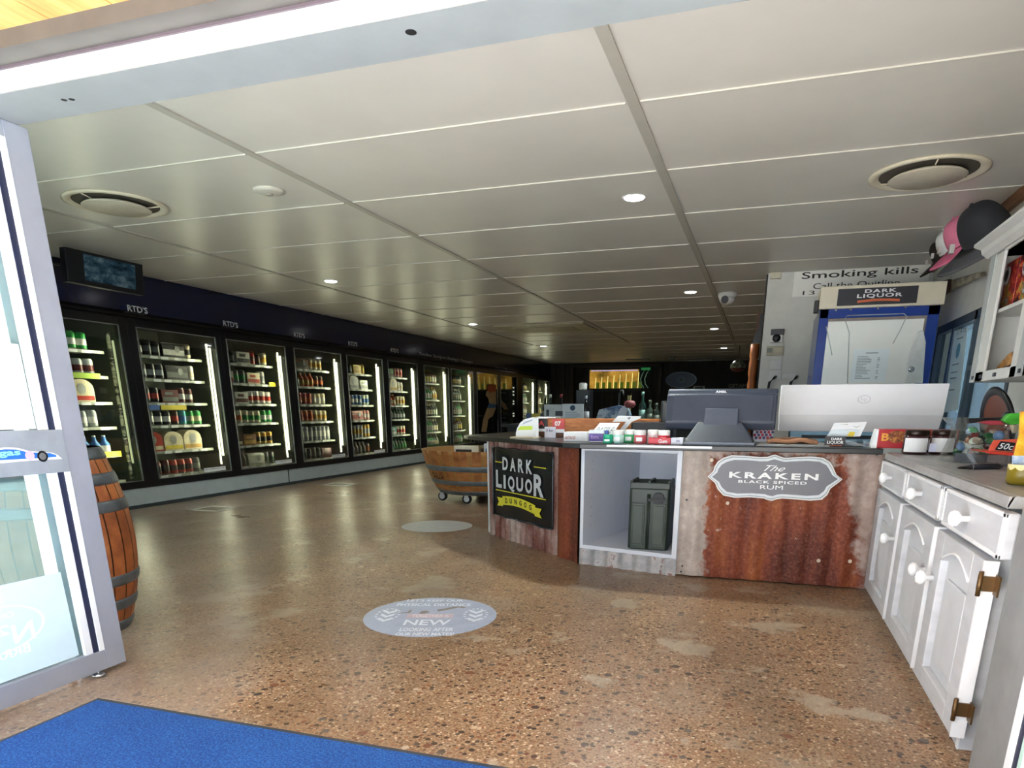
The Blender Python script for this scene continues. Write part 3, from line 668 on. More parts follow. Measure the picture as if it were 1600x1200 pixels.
for i, shelves in STOCK.items():
    for si, line in enumerate(shelves):
        yp = BAYS[i][0] + .06 + (0 if i else .42)
        while True:
            if i == 0: yp = 6.62
            break
        cnt = [p.split(':') for p in line.split()]
        tot = sum(WID[k] * int(n) + .004 * int(n) for k, c, n in cnt); room = BAYS[i][1] - .12 - yp
        gap = max(0, (room - tot) / max(1, len(cnt))) * .9
        nar = sum(WID[k] * int(n) for k, c, n in cnt if WID[k] < .2)
        if nar:
            fac = max(1, (room - tot + nar) / nar); cnt = [(k, c, int(int(n) * fac + .35) if WID[k] < .2 else n) for k, c, n in cnt]; gap = 0
        for k, c, n in cnt:
            c1, c2 = c.split('/'); yp = run(i, si, k, c1, c2, int(n), yp) + min(gap, .03)
        if WID[k] > .2: yp = run(i, si, 'can', c2, c1, int((BAYS[i][1] - .2 - yp) / .16), yp)
WB = [('dgreen', 'pale'), ('dgreen', 'cream'), ('brown', 'yellow'), ('green', 'white'), ('black', 'cream'), ('pale', 'gold'), ('amber', 'pale')]
for i in (6, 7, 9, 10, 11):
    for si in range(5):
        yp = BAYS[i][0] + .08; cs = random.sample(WB, 3)
        for c1, c2 in cs: yp = run(i, si, 'wine', c1, c2, 3, yp)

# poster figure on the unlit doors: a plain generic standing figure print
pst = thing('fridge_poster', 'dim full height poster of a standing figure on the unlit ninth fridge door', 'poster', (XF + .03, 21.5, 1.4))
def fp(pts, name, m, d=.0, par=pst):
    q = [Vector((XF + .034 + d, PX(a_, b_, XF + .034).y, PX(a_, b_, XF + .034).z)) for a_, b_ in pts]
    return MB().prism(q, (.0015, 0, 0)).build(name, m, par)
skin = mat('print_tan', '8f7350', .5); prb = mat('print_blue', '2c4c6c', .5); prr = mat('print_rust', '8a3a1c', .5)
fp([(760, 612), (766, 606), (775, 603), (775.5, 632), (765, 633), (763, 622), (759, 618)], 'torso', skin)
fp([(761, 604), (766, 600), (775, 601), (775, 611), (766, 614), (762, 610)], 'hair', prr, .002)
fp([(764, 630), (775, 632), (775, 637), (761, 638)], 'shorts', prb, .002)
fp([(761, 638), (775, 637), (770, 650), (763, 655), (760, 675), (752, 675), (755, 655)], 'legs', skin)
fix(pst)
tag(fp([(783, 625), (790, 632), (794, 640), (788, 640), (784, 633)], 'fridge_poster', skin, 0, None), 'small tan fragment of the poster figure on the tenth fridge door', 'poster')
for k, (a_, b_) in enumerate(((803, 606), (803, 612), (803, 617), (803, 627), (803, 631), (803, 646), (803, 650), (803, 665), (803, 668))):
    q = PX(a_, b_, XF - .2)
    tag(MB().box((XF - .2, q.y - .12, q.z - .025), (XF - .19, q.y + .12, q.z + .025)).build('marker_light', mat('marker_glow', 'f4f4df', .5, var=0, emit=1.5)), 'small glowing light spot in the column inside the unlit tenth fridge', 'light', 'light spots in the tenth fridge')
# lettering above the doors
lw = mat('sign_silver', 'c9cccb', .4, var=.03)
for px0, px1, yt, yb in ((201, 232, 481, 492), (350, 373, 505, 514), (460, 477, 521, 529), (545, 559, 537, 543), (611, 623, 546, 552)):
    a_ = PX(px0, yb - 1.5, XF + .03); b_ = PX(px1, yb, XF + .03); zc = 2.715
    k = (201, 350, 460, 545, 611).index(px0)
    tag(textmb("RTD'S", (XF + .022, a_.y, 2.70), (0, b_.y - a_.y, 0), (0, 0, .085), .002, 0, None, .02).build('fridge_lettering', lw),
        ["silver RTD'S lettering under the wall television, nearest one", "silver RTD'S lettering above the gap between second and third fridges", "silver RTD'S lettering above the fourth fridge", "silver RTD'S lettering above the fifth fridge", "smallest silver RTD'S lettering, above the sixth fridge"][k], 'lettering')
a_ = PX(656, 556, XF + .03).y; b_ = PX(739, 571, XF + .03).y
tag(textmb('Semillon, Sauvignon, Riesling & Champagne', (XF + .022, a_, 2.705), (0, b_ - a_, 0), (0, 0, .1), .002).build('fridge_lettering', lw), 'long line of small silver lettering above the wine fridges', 'lettering')
a_ = PX(774, 576, XF + .03).y; b_ = PX(793, 579, XF + .03).y
tag(textmb('Sparkling', (XF + .022, a_, 2.705), (0, b_ - a_, 0), (0, 0, .09), .002).build('fridge_lettering', mat('sign_dim', '7c8082', .5)), 'short dim lettering above the unlit fridges', 'lettering')

# wall television on its bracket
xt = -7.75
q = [PX(a_, b_, xt) for a_, b_ in ((97, 377), (218, 411), (220, 460), (95, 439))]
t = thing('wall_television', 'dark flat television hanging under the ceiling over the first fridge', 'television', (xt, 7.0, 2.8))
y0, y1 = 6.42, 7.47; z0, z1 = 2.80, 3.16
def tilt(a_, z): return (xt + (z - 2.8) * .12 - a_, z)
def tv(y0, y1, z0, z1, d0, d1, mi, mb_):
    x0b, _ = tilt(0, z0); x0t, _ = tilt(0, z1)
    mb_.prism([(x0b - d0, y0, z0), (x0b - d1, y0, z0), (x0t - d1, y0, z1), (x0t - d0, y0, z1)], (0, y1 - y0, 0), mi)
    return mb_
tv(y0, y1, z0, z1, .0, .09, 0, MB()).build('casing', dk2, t, .006)
tv(y0 + .22, y1 - .12, z0 + .05, z1 - .03, -.0015, .001, 0, MB()).build('screen', pictmat('tv_reflection', [(.35, '1b2733'), (.5, '3a5468'), (.62, '6e8492'), (.75, '93a5aa')], 4, 0, (1, 1, 2), .08), t)
MB().tube([(xt - .09, 6.6, 3.0), (xt - .5, 6.2, 3.02), (XF + .02, 5.9, 3.02)], .012).build('bracket', black, t)
fix(t)

# ------------------------------------------------------------------ wine barrel and tub
def barrel(cx, cy, r0, r1, h, label, zb=0):
    t = thing('wine_barrel', label, 'barrel', (cx, cy, zb))
    prof = [(r0 + (r1 - r0) * math.sin(math.pi * k / 24) ** .9, zb + h * k / 24, 0) for k in range(25)]
    rr = lambda z: r0 + (r1 - r0) * max(0, math.sin(math.pi * z / h)) ** .9
    seg = 26
    b = MB()
    for k in range(seg):   # staves
        a0, a1 = 2 * math.pi * k / seg + .012, 2 * math.pi * (k + 1) / seg - .012
        for j in range(24):
            z_a, z_b = h * j / 24, h * (j + 1) / 24; ra, rb = rr(z_a), rr(z_b)
            b.add([(cx + ra * math.cos(a0), cy + ra * math.sin(a0), zb + z_a), (cx + ra * math.cos(a1), cy + ra * math.sin(a1), zb + z_a), (cx + rb * math.cos(a1), cy + rb * math.sin(a1), zb + z_b), (cx + rb * math.cos(a0), cy + rb * math.sin(a0), zb + z_b)], [(0, 1, 2, 3)], 0, True)
    b.lathe([(rr(h * j / 24) - .006, zb + h * j / 24, 1) for j in range(25)], (cx, cy, 0), 40)
    b.build('staves', [oak, mat('stave_gap', '3a2214', .7)], t)
    for f0, f1 in ((0.0, .06), (.13, .19), (.27, .33), (.67, .73), (.81, .87), (.94, 1.0)):
        n = 5; MB().lathe([(rr(h * (f0 + (f1 - f0) * j / n)) + (.007 if 0 < j < n else .003), zb + h * (f0 + (f1 - f0) * j / n), 0) for j in range(n + 1)], (cx, cy, 0), 40).build('hoop', steel, t)
    MB().lathe([(r0 - .03, zb + h - .03, 0), (r0 - .03, zb + h - .02, 0)], (cx, cy, 0), 36).build('head', oak2, t)
    return fix(t)
barrel(-4.19, 3.08, .31, .425, 1.17, 'upright oak wine barrel with grey hoops behind the open door leaf')
t = thing('barrel_tub', 'half barrel display tub on castors beside the counter, holding small boxes', 'tub', (-4.15, 10.1, 0))
cx, cy, r0, r1, z0, z1 = -4.16, 10.2, .70, 1.0, .13, .80
rr = lambda z: r0 + (r1 - r0) * ((z - z0) / (z1 - z0)) ** .6
b = MB(); seg = 24; nz = 10
for k in range(seg):
    a0, a1 = 2 * math.pi * k / seg + .006, 2 * math.pi * (k + 1) / seg - .006
    for j in range(nz):
        za, zb_ = z0 + (z1 - z0) * j / nz, z0 + (z1 - z0) * (j + 1) / nz; ra, rb = rr(za), rr(zb_)
        b.add([(cx + ra * math.cos(a0), cy + ra * math.sin(a0), za), (cx + ra * math.cos(a1), cy + ra * math.sin(a1), za), (cx + rb * math.cos(a1), cy + rb * math.sin(a1), zb_), (cx + rb * math.cos(a0), cy + rb * math.sin(a0), zb_)], [(0, 1, 2, 3)], 0, True)
prof = [(rr(z0 + (z1 - z0) * j / nz) - .004, z0 + (z1 - z0) * j / nz, 1) for j in range(nz + 1)] + [(r1 - .05, z1, 1), (r1 - .06, z1 - .15, 1), (r0, .45, 1), (.001, .45, 1)]
b.lathe(prof, (cx, cy, 0), 36); b.build('staves', [oak2, mat('tub_rim', 'a5763f', .6)], t)
for za, zb_ in ((.50, .58), (.29, .36), (.135, .2)):
    MB().lathe([(rr(za) + .002, za, 0), (rr(za + .01) + .008, za + .01, 0), (rr(zb_ - .01) + .008, zb_ - .01, 0), (rr(zb_) + .002, zb_, 0)], (cx, cy, 0), 40).build('hoop', mat('tub_hoop', '75828a', .45, .6, var=.12), t)
for wx, wy in ((-4.72, 9.78), (-4.20, 9.55), (-3.6, 9.9), (-4.4, 10.6), (-3.7, 10.6)):
    MB().lathe([(.02, -.03, 0), (.07, -.028, 0), (.075, 0, 0), (.07, .028, 0), (.02, .03, 0)], (wx, wy, .075), 18, 'y').lathe([(.045, -.034, 1), (.045, .034, 1)], (wx, wy, .075), 16, 'y').box((wx - .03, wy - .04, .1), (wx + .03, wy + .04, .135), 1).build('castor', [dk2, mat('castor_rim', 'd3d7da', .3, .4)], t)
a_ = math.atan2(-.85, -.55)
U = Vector((-math.sin(a_), math.cos(a_), 0)); 
O = Vector((cx + (rr(.4) + .012) * math.cos(a_), cy + (rr(.4) + .012) * math.sin(a_), .38))
st = textmb('PORT', O - U * .14 + Vector((0, 0, .06)), U * .26, (0, 0, .05), .001, 0, None, .03); textmb('VILLA', O - U * .12, U * .3, (-.02 * 0, 0, .05), .001, 0, st, .03)
st.build('stencil', mat('stencil_black', '1c1512', .7), t)
fix(t)
for k, (dx, dy, w_, h_, c_) in enumerate(((-.12, -.45, .32, .24, 'e4dcc8'), (.42, -.42, .44, .28, 'c9cdd2'), (.1, .1, .4, .22, '8a7a5a'))):
    t = thing('boxed_gift', ['plain white box standing in the half barrel tub', 'grey printed box in the half barrel tub, nearest the counter', 'brown box lying behind in the half barrel tub'][k], 'box', (cx + dx, cy + dy, .45))
    MB().box((cx + dx - w_ / 2, cy + dy - .1, .45), (cx + dx + w_ / 2, cy + dy + .1, .62 + h_)).build('carton', mat('tub_box_%d' % k, c_, .6), t)
    MB().box((cx + dx - w_ / 2 + .03, cy + dy - .103, .66), (cx + dx + w_ / 2 - .03, cy + dy - .1, .69 + h_ / 2)).build('print', mat('tub_print_%d' % k, ('3a3a3a', '6d86a8', '4a3a22')[k], .6), t); fix(t)

# ------------------------------------------------------------------ service counter
ZT = 1.12
LA, LB = Vector((-2.88, 7.235, 0)), Vector((-1.80, 6.31, 0))
du = (LB - LA).normalized(); nl = Vector((du.y, -du.x, 0))           # outward normal of the left front
ct = thing('service_counter', 'shop counter clad in rusty corrugated iron with a black worktop', 'counter', (-.9, 6.3, 0))
top = [(-3.17, 7.16), (-3.05, 7.22 - .22), (-1.62, 5.76), (-1.45, 5.70), (.885, 5.70), (.885, 7.3), (-1.4, 7.3), (-2.35, 8.25), (-3.05, 8.4)]
MB().prism([(x, y, 1.078) for x, y in top], (0, 0, ZT - 1.078)).build('worktop', mat('worktop_black', '15181c', .3, var=.12), ct, .006)
MB().box((-1.22, 5.694, 1.098), (-.36, 5.699, 1.115)).build('worktop_edging', aluw, ct)
MB().prism([(-2.80, 7.35, .02), (-1.72, 6.42, .02), (-1.54, 6.2, .02), (-1.20, 7.42, .02), (-.26, 7.24, .02), (-.58, 5.9, .02), (.88, 5.9, .02), (.88, 7.29, .02), (-.2, 7.29, .02), (-1.25, 7.47, .02), (-1.6, 7.25, .02), (-2.4, 8.0, .02)], (0, 0, 1.055)).build('carcass', mat('carcass_dark', '1b1c1f', .7), ct)
L = (LB - LA).length
def corr(u, v):
    p = LA + du * (u * L); d = .024 * math.sin(u * L / .118 * 2 * math.pi)
    return p + nl * (d + .01) + Vector((0, 0, .0 + v * 1.08))
MB().grid(corr, 120, 6).build('corrugated_panel', rustmat('rust_left', 'left'), ct)
def sheet2(u, v):
    p = LB.lerp(Vector((-1.525, 6.055, 0)), u); return p + Vector((-.012, -.012, 0)) + nl * .012 * math.sin(u * 7) + Vector((0, 0, v * 1.08))
MB().grid(sheet2, 16, 6).build('rust_panel', rustmat('rust_plain', 'plain'), ct)
MB().obox(LA + Vector((-.03, .03, .02)), Vector((-.05, .26, 0)), (-.02, -.01, 0), (0, 0, 1.055)).obox(LA + Vector((-.035, -.0, .02)), Vector((.028, -.024, 0)), (.0, .03, 0), (0, 0, 1.055)).build('end_panel', mat('end_panel_white', 'cfd0cc', .5), ct)
C1, C2 = Vector((-1.522, 6.05, 0)), Vector((-.60, 5.83, 0)); cu_ = (C2 - C1); cn_ = Vector((cu_.y, -cu_.x, 0)).normalized(); cl = cu_.length; cu_n = cu_.normalized()
def CP(u, d, z): return C1 + cu_n * u * cl - cn_ * d + Vector((0, 0, z))
sh = MB()
dp = 1.30
for (ua, ub, za, zb_) in ((0, .035, .15, 1.075), (.955, 1.0, .15, 1.075), (.035, .955, .15, .185), (.035, .955, 1.045, 1.075)):
    sh.obox(CP(ua, -.006, za), cu_n * (ub - ua) * cl, -cn_ * dp, (0, 0, zb_ - za))
sh.obox(CP(0, dp - .02, .15), cu_n * cl, -cn_ * .02, (0, 0, .92))
for z in [.35 + .085 * k for k in range(8)]:
    for dd_ in (.15, 1.0):
        sh.lathe([(.006, 0, 1), (.006, .001, 1)], CP(.0355, dd_, z), 8, 'x')
sh.build('cupboard', [mat('melamine_white', 'd9dde6', .4, var=.015), dk], ct, .002)
def kick(u, v): return CP(u, -.008 - .012 * math.sin(u * cl / .14 * 6.283), .0 + v * .15 - (.012 if v == 0 else 0) * math.sin(u * 9) ** 2 * 0)
MB().grid(kick, 70, 2).build('kick_sheet', rustmat('rust_kick', 'kick'), ct)
def kr(u, v):
    x = -.60 + u * 1.53; return Vector((x, 5.835 - .011 * math.sin(x / .17 * 6.283) + .01 - .02 * u, .012 + v * 1.066))
MB().grid(kr, 130, 6).build('rusty_front_sheet', rustmat('rust_kraken', 'kraken'), ct)
for px, py in ((1073, 781), (1066, 884), (1064, 893), (1370, 710), (1138, 727)):
    p = PY(px, py, 5.81); MB().lathe([(.008, -.01, 0), (.008, .004, 0)], p, 8, 'y').build('screw', dk2, ct)
for px, py in ((1279, 876), (1328, 877), (1112, 719), (1137, 786)):
    p = PY(px, py, 5.805); MB().lathe([(.014, -.006, 0), (.016, .0, 0), (.014, .01, 0)], p, 10, 'y').build('washer', mat('pale_washer', 'dcc8b0', .5), ct)
fix(ct)

# jerry can inside the open cupboard
jt = thing('jerry_can', 'dark green metal jerry can standing in the white open cupboard of the counter', 'jerry can', (-.88, 6.1, .185))
jm = mat('army_green', '2c362d', .38, .1, var=.12); jm2 = mat('army_green_worn', '384238', .42, var=.14)
x0, x1, y0, y1, z0, z1 = -1.06, -.70, 5.97, 6.34, .187, .735
b = MB()
b.prism([(x0, y0 + .03, z0), (x0 + .02, y0, z0), (x1 - .02, y0, z0), (x1, y0 + .03, z0), (x1, y1, z0), (x0, y1, z0)], (0, 0, z1 - z0))
b.build('body', jm, jt, .012)
b = MB()
for xa, xb in ((x0 + .03, x0 + .145), (x0 + .205, x1 - .03)):
    b.box((xa, y0 - .008, z0 + .03), (xb, y0 + .002, z1 - .13)); b.box((xa + .012, y0 - .012, z0 + .05), (xb - .012, y0, z1 - .15))
b.build('pressed_panel', jm2, jt, .006)
b = MB(); b.tube([(x0 + .168, y0 - .008, z0 + .01), (x0 + .168, y0 - .008, z1 - .05)], .008); b.tube([(x0 + .184, y0 - .008, z0 + .01), (x0 + .184, y0 - .008, z1 - .05)], .008); b.build('weld_seam', jm, jt)
for xh in (x0 + .004, x0 + .158, x1 - .03):
    MB().box((xh, y0 + .015, z1 - .01), (xh + .026, y1 - .04, z1 + .065)).build('carry_handle', jm2, jt, .008)
for yh in (y0 + .008, y1 - .05): MB().box((x0 + .004, yh, z1 - .01), (x1 - .004, yh + .03, z1 + .05)).build('handle_bridge', jm, jt, .008)
MB().lathe([(.05, -.03, 0), (.055, 0, 0), (.04, .02, 0), (.02, .025, 0)], (x1 - .10, y0 + .01, z1 - .085), 18, 'y').box((x1 - .19, y0 - .03, z1 - .11), (x1 - .03, y0 - .01, z1 - .085)).build('spout_cap', mat('spout_dark', '141713', .5), jt)
fix(jt)

# DARK LIQUOR sign on the corrugated panel
st = thing('shop_sign', 'square black metal sign reading DARK LIQUOR on the left corrugated panel', 'sign', LA + du * .7 + nl * .05 + Vector((0, 0, .63)))
s0 = LA + du * .145 + nl * .04
s1 = LA + du * (L - .04) + nl * .04
W = (s1 - s0).length; zb0, zt0 = .262, .995; Hh = zt0 - zb0
def sg(u, v, d=0): return s0 + du * (u * W) + nl * d + Vector((0, 0, zb0 + v * Hh))
MB().grid(lambda u, v: sg(u, v, .004 * math.sin(u * 15) * (1 if v > .5 else -.6) + .004), 24, 8).build('plate', mat('sign_black', '15181c', .22, var=.1), st)
b = MB()
for uv in (((0, 0), (1, 0)), ((0, 1), (1, 1)), ((0, 0), (0, 1)), ((1, 0), (1, 1))):
    pts = [sg(uv[0][0] + (uv[1][0] - uv[0][0]) * k / 12, uv[0][1] + (uv[1][1] - uv[0][1]) * k / 12 + .008 * math.sin(k * 1.7) * (uv[0][1] == uv[1][1]), .014) for k in range(13)]
    b.tube(pts, .008)
b.build('bent_edge', mat('sign_edge', '3c4248', .22, .5, var=.3), st)
sil = mat('letter_silver', 'c3c6ca', .4, var=.05); ylw = mat('ribbon_yellow', 'd9d23a', .5, var=.04)
b = MB()
def st_(s, u0, u1, v0, v1, bold=.035): textmb(s, sg(u0, v0, .014), du * (u1 - u0) * W, (0, 0, (v1 - v0) * Hh), .002, 0, b, bold)
for k, ch in enumerate('DARK'): st_(ch, .19 + k * .135, .285 + k * .135, .69, .88)
for (ch, u0, u1, v0, v1) in (('L', .065, .175, .42, .68), ('I', .205, .245, .42, .62), ('Q', .285, .40, .39, .62), ('U', .43, .545, .42, .62), ('O', .58, .69, .42, .62), ('R', .715, .87, .40, .70)): st_(ch, u0, u1, v0, v1)
b.build('lettering', sil, st)
b = MB()
for u0, u1, v in ((.06, .18, .79), (.72, .90, .79), (.06, .90, .375)): b.obox(sg(u0, v, .014), du * (u1 - u0) * W, (0, 0, .010), nl * .002)
n = 14
def rb(u, v): uu = .18 + u * .56; return sg(uu, .175 + v * .13 + .035 * math.sin(u * math.pi) - .03 * u, .016)
b.grid(rb, 14, 2)
for s_ in (-1, 1):
    u = .18 if s_ < 0 else .74; v = .155 if s_ < 0 else .125
    b.prism([sg(u - s_ * .01, v, .0145), sg(u + s_ * .1, v - .01, .0145), sg(u + s_ * .065, v + .055, .0145), sg(u + s_ * .1, v + .12, .0145), sg(u - s_ * .01, v + .12, .0145)], nl * .001)
b.build('ribbon', ylw, st)
b = MB()
for k, ch in enumerate('DUNGOG'):
    u = (k + .5) / 6; p = rb(.06 + u * .88 - .035, .22) + nl * .001; textmb(ch, p, du * .055 * W * .75, (0, 0, .055), .002, 0, b, .03)
b.build('ribbon_lettering', black, st); fix(st)

# KRAKEN oval sign
kt = thing('shop_sign', 'ornate grey KRAKEN BLACK SPICED RUM plaque on the rusty counter front', 'sign', (.12, 5.79, .87))
out = [(40, 310), (100, 250), (115, 200), (150, 145), (210, 105), (300, 78), (450, 82), (600, 98), (690, 96), (730, 80), (770, 70), (830, 92), (880, 106), (1000, 98), (1150, 92), (1290, 104), (1370, 150), (1400, 200), (1440, 290), (1505, 340), (1440, 392), (1375, 440), (1340, 510), (1280, 562), (1150, 572), (1000, 558), (850, 548), (790, 556), (740, 575), (690, 565), (650, 548), (500, 535), (330, 540), (210, 515), (150, 450), (120, 380)]
YK = 5.795
def kp(a_, b_, s_=1.0, d=0):
    a_ = 770 + (a_ - 770) * (1 - (1 - s_) * .62); b_ = 320 + (b_ - 320) * (1 - (1 - s_) * 1.9)
    p = PY(1100 + a_ / 6.957, 700 + b_ / 6.957, YK); return Vector((p.x, YK - d, p.z))
for s_, d, nm, m_ in ((1, 0, 'rim', white), (.965, .0065, 'line', mat('kraken_line', '6d7a80', .4)), (.95, .007, 'inner_rim', mat('kraken_silver', 'd3d9dd', .4)), (.89, .0075, 'face', mat('kraken_grey', '65666e', .35, var=.03))):
    MB().prism([kp(a_, b_, s_, d) for a_, b_ in out], (0, -.006 if s_ == 1 else -.0005, 0)).build(nm, m_, kt)
b = MB()
def kt_(s, x0, x1, y0, y1, bold=.02, sh_=0., space=1.):
    P0 = PY(1100 + x0 / 6.957, 700 + y1 / 6.957, YK); P1 = PY(1100 + x1 / 6.957, 700 + (y1 + (x1 - x0) * .03) / 6.957, YK); P2 = PY(1100 + x0 / 6.957, 700 + y0 / 6.957, YK)
    textmb(s, (P0.x, YK - .009, P0.z), (P1.x - P0.x, 0, P1.z - P0.z), (0, 0, P2.z - P0.z), .0005, 0, b, bold, sh_, space)
kt_('The', 650, 880, 185, 248, 0, .6)
kt_('KRAKEN', 272, 1240, 256, 322, .035, 0, 1.35); kt_('BLACK SPICED', 372, 1115, 345, 376, .02, 0, 1.15); kt_('RUM', 608, 855, 402, 445, 0)
b.build('lettering', mat('kraken_letters', 'eef0f0', .5), kt); fix(kt)

# ------------------------------------------------------------------ white kitchen cabinet on the right
XC = .93
kc = thing('sideboard_cabinet', 'distressed white painted cabinet with three drawers and arched doors', 'cabinet', (1.4, 4.4, 0))
pm = mat('distressed_white', 'c9cbcf', .5, var=.05, sc=3, stretch=(1, 1, 5)); pm2 = mat('distressed_edge', 'e9eaec', .5, var=.03)
topm = pictmat('worn_grey_top', [(.3, '8f8f8e'), (.5, 'a9a8a6'), (.72, 'c9c6c0')], 3, 0, (4, 1, 1), .3)
MB().box((XC, 3.03, 0), (1.88, 5.68, 1.045)).build('carcass', pm, kc, .004)
MB().prism([(XC - .035, 2.93, 1.05), (XC - .035, 5.70, 1.05), (XC - .02, 5.70, 1.09), (XC - .0, 5.7, 1.095), (XC - .0, 2.93, 1.095), (XC - .02, 2.93, 1.09)], (.01, 0, 0)).box((XC - .03, 2.93, 1.047), (1.93, 5.70, 1.092)).build('top_board', topm, kc, .006)
ys = [PX(px, py, XC - .04).y for px, py in ((1584, 779), (1480, 753), (1421, 732), (1384, 717))]
def knob(y, z, par, x=XC - .05):
    MB().lathe([(.012, 0, 0), (.016, .03, 0), (.034, .05, 0), (.036, .066, 0), (.024, .082, 0), (.001, .086, 0)][::-1] if 0 else [(.014, .0, 0), (.014, -.03, 0), (.034, -.045, 0), (.037, -.062, 0), (.024, -.078, 0), (.001, -.082, 0)], (x, y, z), 16, 'x').build('knob', mat('knob_white', 'f0f1f2', .25), par)
dz0, dz1 = .865, 1.038
for k in range(3):
    a_, b_ = ys[k] + (.03 if k else .01), ys[k + 1] - .03
    if k == 2: b_ = 5.66
    d = MB(); d.box((XC - .045, a_, dz0), (XC, b_, dz1), 0)
    dr = d.build('drawer', [pm, pm2], kc, .008)
    f = MB()
    for (p, q_) in (((a_, dz0), (b_, dz0 + .018)), ((a_, dz1 - .018), (b_, dz1)), ((a_, dz0), (a_ + .03, dz1)), ((b_ - .03, dz0), (b_, dz1))):
        f.box((XC - .05, p[0], p[1]), (XC - .04, q_[0], q_[1]))
    f.build('edge_moulding', pm2, dr, .003); knob((a_ + b_) / 2, (dz0 + dz1) / 2, dr, XC - .045)
z0, z1 = .075, .835
for k in range(3):
    a_ = (3.06, 3.93 , 4.83)[k]; b_ = (3.86, 4.76, 5.64)[k]
    a_ = ys[k] + .04; b_ = ys[k + 1] - .035
    if k == 0: a_ = PX(1545, 866, XC - .04).y
    if k == 2: b_ = 5.65
    fw = .13 * (b_ - a_) / .8 + .02
    d = MB(); xa = XC - .05
    d.box((xa, a_, z0), (XC, a_ + fw, z1)).box((xa, b_ - fw, z0), (XC, b_, z1)).box((xa, a_ + fw, z0), (XC, b_ - fw, z0 + .09))
    n = 12; ya, yb_ = a_ + fw, b_ - fw
    arc = [(xa, ya + (yb_ - ya) * j / n, z1 - .13 + .065 * math.sin(math.pi * j / n)) for j in range(n + 1)]
    d.prism([(xa, ya, z1)] + arc + [(xa, yb_, z1)], (.05, 0, 0))
    dr = d.build('door', pm, kc, .005)
    r_ = MB().box((XC - .018, ya, z0 + .09), (XC - .001, yb_, z1 - .06)); r_.box((XC - .032, ya + .07, z0 + .16), (XC - .018, yb_ - .07, z1 - .2)); r_.build('panel', mat('panel_white', 'd3d6da', .45, var=.03), dr, .006)
    am = MB().tube([(xa - .002, p[1], p[2] + .01) for p in arc], .006); am.build('arch_bead', pm2, dr)
    e_ = MB().box((xa - .003, a_ - .012, z0), (XC - .0, a_, z1)).build('side_edge', pm2, dr)
    knob(a_ + .05 if k else b_ - .06, .60, dr, xa)
    if k == 0:
        for zh in (.205, .745):
            MB().box((XC - .056, a_ - .02, zh - .03), (XC - .002, a_ + .02, zh + .03)).tube([(XC - .058, a_ - .022, zh - .05), (XC - .058, a_ - .022, zh + .05)], .009).box((XC - .008, a_ - .07, zh - .04), (XC - .001, a_ - .02, zh + .04)).build('hinge', mat('antique_brass', '6d5334', .4, .7), dr)
MB().box((XC - .004, 3.03, 0), (XC, 3.0301 + .03, 1.045)).build('front_edge', pm2, kc)
fix(kc)

# wall cabinet above
XW = 1.5
wc = thing('wall_cabinet', 'white open fronted wall cabinet on the right, packets and a snack bag inside', 'cabinet', (1.72, 5.0, 1.6))
ya, yb_ = 3.3, PX(1515, 598, XW).y; za, zb_ = 1.60, 2.50
wm = mat('cabinet_white', 'd6d6d2', .5, var=.03)
b = MB(); b.box((XR - .015, ya, za), (XR, yb_, zb_)).box((XW + .02, ya, za), (XR, yb_, za + .03)).box((XW + .02, ya, zb_ - .03), (XR, yb_, zb_)).box((XW + .02, yb_ - .03, za), (XR, yb_, zb_)).box((XW + .02, ya, za), (XR, ya + .03, zb_))
b.build('carcass', wm, wc)
cys = [yb_, 5.22, ya]
for k in range(2):
    a_, c_ = cys[k + 1] + .005, cys[k] - .005; s_ = .12
    d = MB(); d.box((XW, a_, za), (XW + .02, a_ + s_, zb_)).box((XW, c_ - (.30 if k == 0 else .2), za), (XW + .02, c_, zb_)).box((XW, a_, za), (XW + .02, c_, za + .07)).box((XW, a_, zb_ - .04), (XW + .02, c_, zb_))
    dr = d.build('door', wm, wc, .004)
    MB().box((XW - .006, c_ - .12, za), (XW, c_ - .0, zb_)).build('stile_moulding', mat('cabinet_grey', 'aeb2b2', .5, var=.03), dr)
    for yc_ in (c_ - .1, c_ - .3, c_ - .62): MB().box((XW - .012, yc_, za + .02), (XW, yc_ + .04, za + .045)).build('catch', dk, dr)
MB().box((XW + .03, ya, 2.06), (XR - .02, yb_ - .03, 2.085)).build('shelf', wm, wc)
MB().prism([(XW - .02, 0, 2.47), (XW - .06, 0, 2.50), (XW - .07, 0, 2.53), (XW - .12, 0, 2.55), (XW - .12, 0, 2.57), (XR, 0, 2.57), (XR, 0, 2.47)], (0, yb_ + .04 - ya, 0)).build('cornice', wm, wc).location.y = ya
wc_c = [o for o in wc.children if o.name.startswith('cornice')][0]; wc_c.location = (0, ya, 0)
fix(wc)
wc_c.location = Vector((0, ya, 0)) - wc.location
# magazines / packets in the wall cabinet
for k, (yc, lb) in enumerate(((6.13, 'colourful red and yellow racing poster packet, left one on the upper cabinet shelf'), (5.74, 'colourful red and yellow racing poster packet, right one on the upper cabinet shelf'))):
    t = thing('racing_packet', lb, 'packet', (1.62, yc, 2.087))
    MB().box((1.60, yc - .19, 2.087), (1.63, yc + .19, 2.42)).build('packet', pictmat('racing_print', [(.3, '0c0c10'), (.42, '1c1014'), (.47, '8c1820'), (.53, 'b82a30'), (.56, 'd8b23a'), (.6, '20222a'), (.66, 'c8ccd0'), (.75, '6d87a0')], 5, 0, (1, 1, 1.6)), t, .006)
    MB().lathe([(.06, 0, 0), (.06, -.004, 0)], (1.597, yc + .02, 2.33), 20, 'x').lathe([(.035, -.005, 1), (.035, -.008, 1)], (1.597, yc + .02, 2.33), 16, 'x').build('wheel_print', [mat('print_silver', 'b9bcc0', .3), dk2], t); fix(t)
